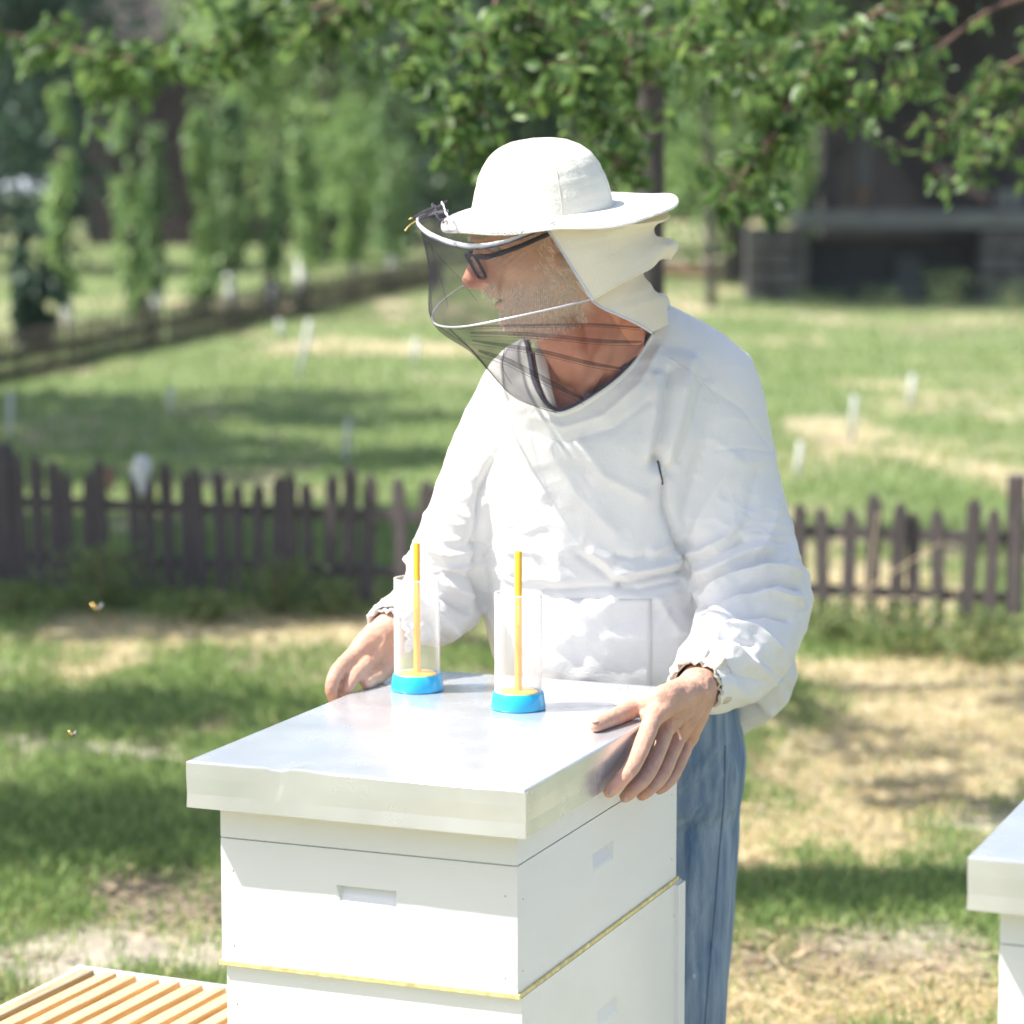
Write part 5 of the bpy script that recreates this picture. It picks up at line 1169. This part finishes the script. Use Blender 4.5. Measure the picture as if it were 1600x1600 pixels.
for pts, r in (([(668, 378, 3.79), (690, 405, 3.77), (715, 432, 3.73), (745, 470, 3.69)], .0004), ([(672, 380, 3.79), (690, 440, 3.76), (700, 480, 3.73)], .0004),
               ([(700, 512, 3.71), (735, 545, 3.73), (765, 580, 3.75), (800, 618, 3.745), (840, 636, 3.75), (870, 645, 3.755)], .0007), ([(665, 376, 3.80), (670, 420, 3.80), (673, 460, 3.79), (675, 495, 3.78)], .0006), ([(788, 545, 3.67), (786, 575, 3.70), (800, 600, 3.72)], .0005)):
    polyl(pts, r, 'fold', 'net_fold', ve, 6)

# ------------------------------------------------------------------ two bees in flight
def bee(px, py, Y, s, yaw_, lb):
    c = P(px, py, Y); t = thing('bee', tuple(c), lb, 'bee'); Mx = Matrix.Rotation(yaw_, 3, 'Y')
    MB().sph(c, (.0065*s, .003*s, .003*s), Mx).build('abdomen', M['brass'], t, True)
    MB().sph(c+Mx @ Vector((.0085*s, 0, 0)), (.0035*s, .003*s, .003*s), Mx).build('thorax', M['leather'], t, True)
    for k in (-1, 1):
        d = Mx @ Vector((-.001, k*.004, .009))*s; e = Mx @ Vector((.006, 0, 0))*s; q = c+Mx @ Vector((.006*s, 0, .002*s))
        MB().add([q, q+d*.5+e*.5, q+d, q+d*.8-e*.3, q+d*.3-e*.3], [(0, 1, 2, 3, 4)]).build('wing', M['tape'], t)
bee(110, 1145, 3.9, .65, .8, 'small bee flying over the lawn left of the hive lid'); bee(148, 948, 5.2, 1.25, .7, 'blurred bee flying in front of the near fence at the left')

# ------------------------------------------------------------------ apple tree over the garden, its branches reach into the top of the picture
ap = thing('apple_tree', (P(1022, 200, 8.2).x, 8.2, 0), 'apple tree behind the beekeeper with leafy branches hanging across the top', 'tree')
q = MB(); x0 = P(1022, 200, 8.2).x
q.tube([(x0+.02, 8.2, -.05), (x0, 8.2, .6), (x0-.01, 8.2, 1.4), P(1018, 130, 8.2), P(1010, 60, 8.1), P(1030, -20, 8.0), P(1060, -200, 8)], [.06, .045, .042, .040, .038, .034, .02], n=10)
q.build('trunk', M['bark'], ap, True)
BR = [ # pts (px,py,Y), r0, leaf count, spread m, leaf size
 ([(1010, 70, 8.1), (975, 100, 7.6), (940, 60, 7.0), (905, 0, 6.6), (880, -80, 6.4)], .016, 260, .10, .05),
 ([(1018, 130, 8.1), (985, 100, 7.4), (1060, 74, 6.9), (1130, 86, 6.8), (1185, 110, 6.7), (1225, 150, 6.6), (1238, 172, 6.6)], .012, 420, .12, .055),
 ([(1232, 160, 6.6), (1215, 205, 6.5), (1185, 242, 6.5), (1150, 286, 6.4), (1112, 330, 6.4)], .008, 260, .085, .055),
 ([(1040, -60, 7.6), (1100, -10, 7), (1200, 40, 6.9), (1290, 70, 6.8), (1350, 30, 6.8), (1420, -10, 6.8)], .012, 420, .13, .055),
 ([(1290, 70, 6.8), (1260, 120, 6.7), (1300, 150, 6.7), (1380, 160, 6.8)], .006, 260, .10, .05),
 ([(1700, 60, 7.8), (1600, 90, 7.7), (1540, 130, 7.7), (1490, 180, 7.6), (1435, 250, 7.6)], .010, 330, .13, .05),
 ([(1700, 160, 7.9), (1610, 190, 7.8), (1560, 215, 7.8), (1500, 235, 7.8)], .007, 260, .10, .05),
 ([(1700, -20, 7.6), (1560, 10, 7.5), (1450, 90, 7.4), (1400, 130, 7.4)], .009, 240, .11, .05),
 ([(905, -60, 6.6), (900, 20, 6.5), (915, 90, 6.4), (935, 160, 6.4), (955, 225, 6.4), (965, 265, 6.4)], .009, 430, .075, .042),
 ([(850, -60, 6.7), (830, 10, 6.6), (850, 90, 6.6), (870, 150, 6.5)], .008, 420, .10, .045),
 ([(800, -60, 6.8), (770, 20, 6.7), (752, 110, 6.7), (745, 180, 6.7), (742, 240, 6.7)], .008, 420, .085, .045),
 ([(720, -70, 7.0), (690, 10, 6.9), (672, 70, 6.9), (668, 110, 6.9)], .008, 300, .09, .045),
 ([(1000, -40, 7.2), (985, 60, 7.0), (978, 140, 6.9), (985, 220, 6.9)], .007, 300, .07, .045),
 ([(760, -80, 7.4), (640, -10, 7.5), (560, 5, 7.7), (500, 40, 7.8), (520, 90, 7.9)], .010, 300, .10, .05),
 ([(620, -40, 7.6), (500, 10, 8.0), (400, 45, 8.3), (300, 75, 8.6), (220, 95, 8.8)], .011, 430, .085, .055),
 ([(300, 72, 8.6), (210, 90, 8.8), (130, 80, 9.0), (60, 60, 9.2), (-30, 50, 9.4)], .008, 480, .10, .055),
 ([(210, 90, 8.8), (180, 120, 8.9), (150, 150, 9.0)], .005, 140, .08, .055),
 ([(430, 30, 8.2), (350, 90, 8.3), (310, 105, 8.4)], .005, 160, .07, .055),
 ([(700, -120, 7.2), (600, -40, 7.3), (450, -30, 7.8), (330, 0, 8.3)], .01, 260, .1, .055),
 ([(1300, -100, 6.5), (1230, -20, 6.4), (1120, 10, 6.5), (1060, 40, 6.6)], .01, 330, .12, .055),
]
tw = MB(); LC = []
LS = []
for (pts, r0, n, sp, ls) in BR:
    c = cr_spline([P(*p) for p in pts], 60); rad = [r0*(1-.8*i/59) for i in range(60)]; tw.tube(c[::3]+[c[-1]], rad[::3]+[rad[-1]], n=6, sub=1)
    ls = ls*.88 if pts[0][0] > 990 else ls; n = int(n*(.66 if pts[0][0] > 1025 else .8)); nt_ = max(10, n//9)
    for k in range(nt_):     # leafy twigs off the branch
        u = .12+.88*rng.random(); s_ = c[int(u*59)]; d = Vector(rng.normal(0, 1, 3)); d.z = d.z*.6-.25; d.normalize(); L_ = sp*rng.uniform(.5, 1.8); e = s_+d*L_
        tw.tube([s_, (s_+e)/2+Vector((0, 0, .01)), e], [.0028, .002, .001], n=4, sub=1); m_ = n//nt_
        tpar = rng.uniform(.25, 1.05, m_); P_ = np.array(s_)[None]+np.array(d*L_)[None]*tpar[:, None]+rng.normal(0, .012, (m_, 3)); LC.append(P_); LS.append(np.full(m_, ls*1.05))
tw.build('branch', M['twig'], ap, True)
LC = np.concatenate(LC); LS = np.concatenate(LS)
obj('leaves', leaf_mesh(LC, LS, 'leaves', hang=.45), M['leaf'], ap)['kind'] = 'stuff'
# upper crown above the picture: shades the ground in patches
C1, _ = crown_pts(2400, (-.2, 7.4, 3.3), (2.6, .9, .55), 38, .12); C2, _ = crown_pts(2600, (-1.0, 5.72, 2.75), (.48, .2, .16), 16, .07)
C3, _ = crown_pts(5000, (-.9, 11.2, 3.6), (1.5, .42, .55), 30, .16)
up = np.concatenate([C1, C2, C3]); u_, v_ = proj_np(up); up = up[v_ < 10]
obj('upper_crown', leaf_mesh(up, .055, 'upper_crown', detail=False), M['leaf'], ap)['kind'] = 'stuff'
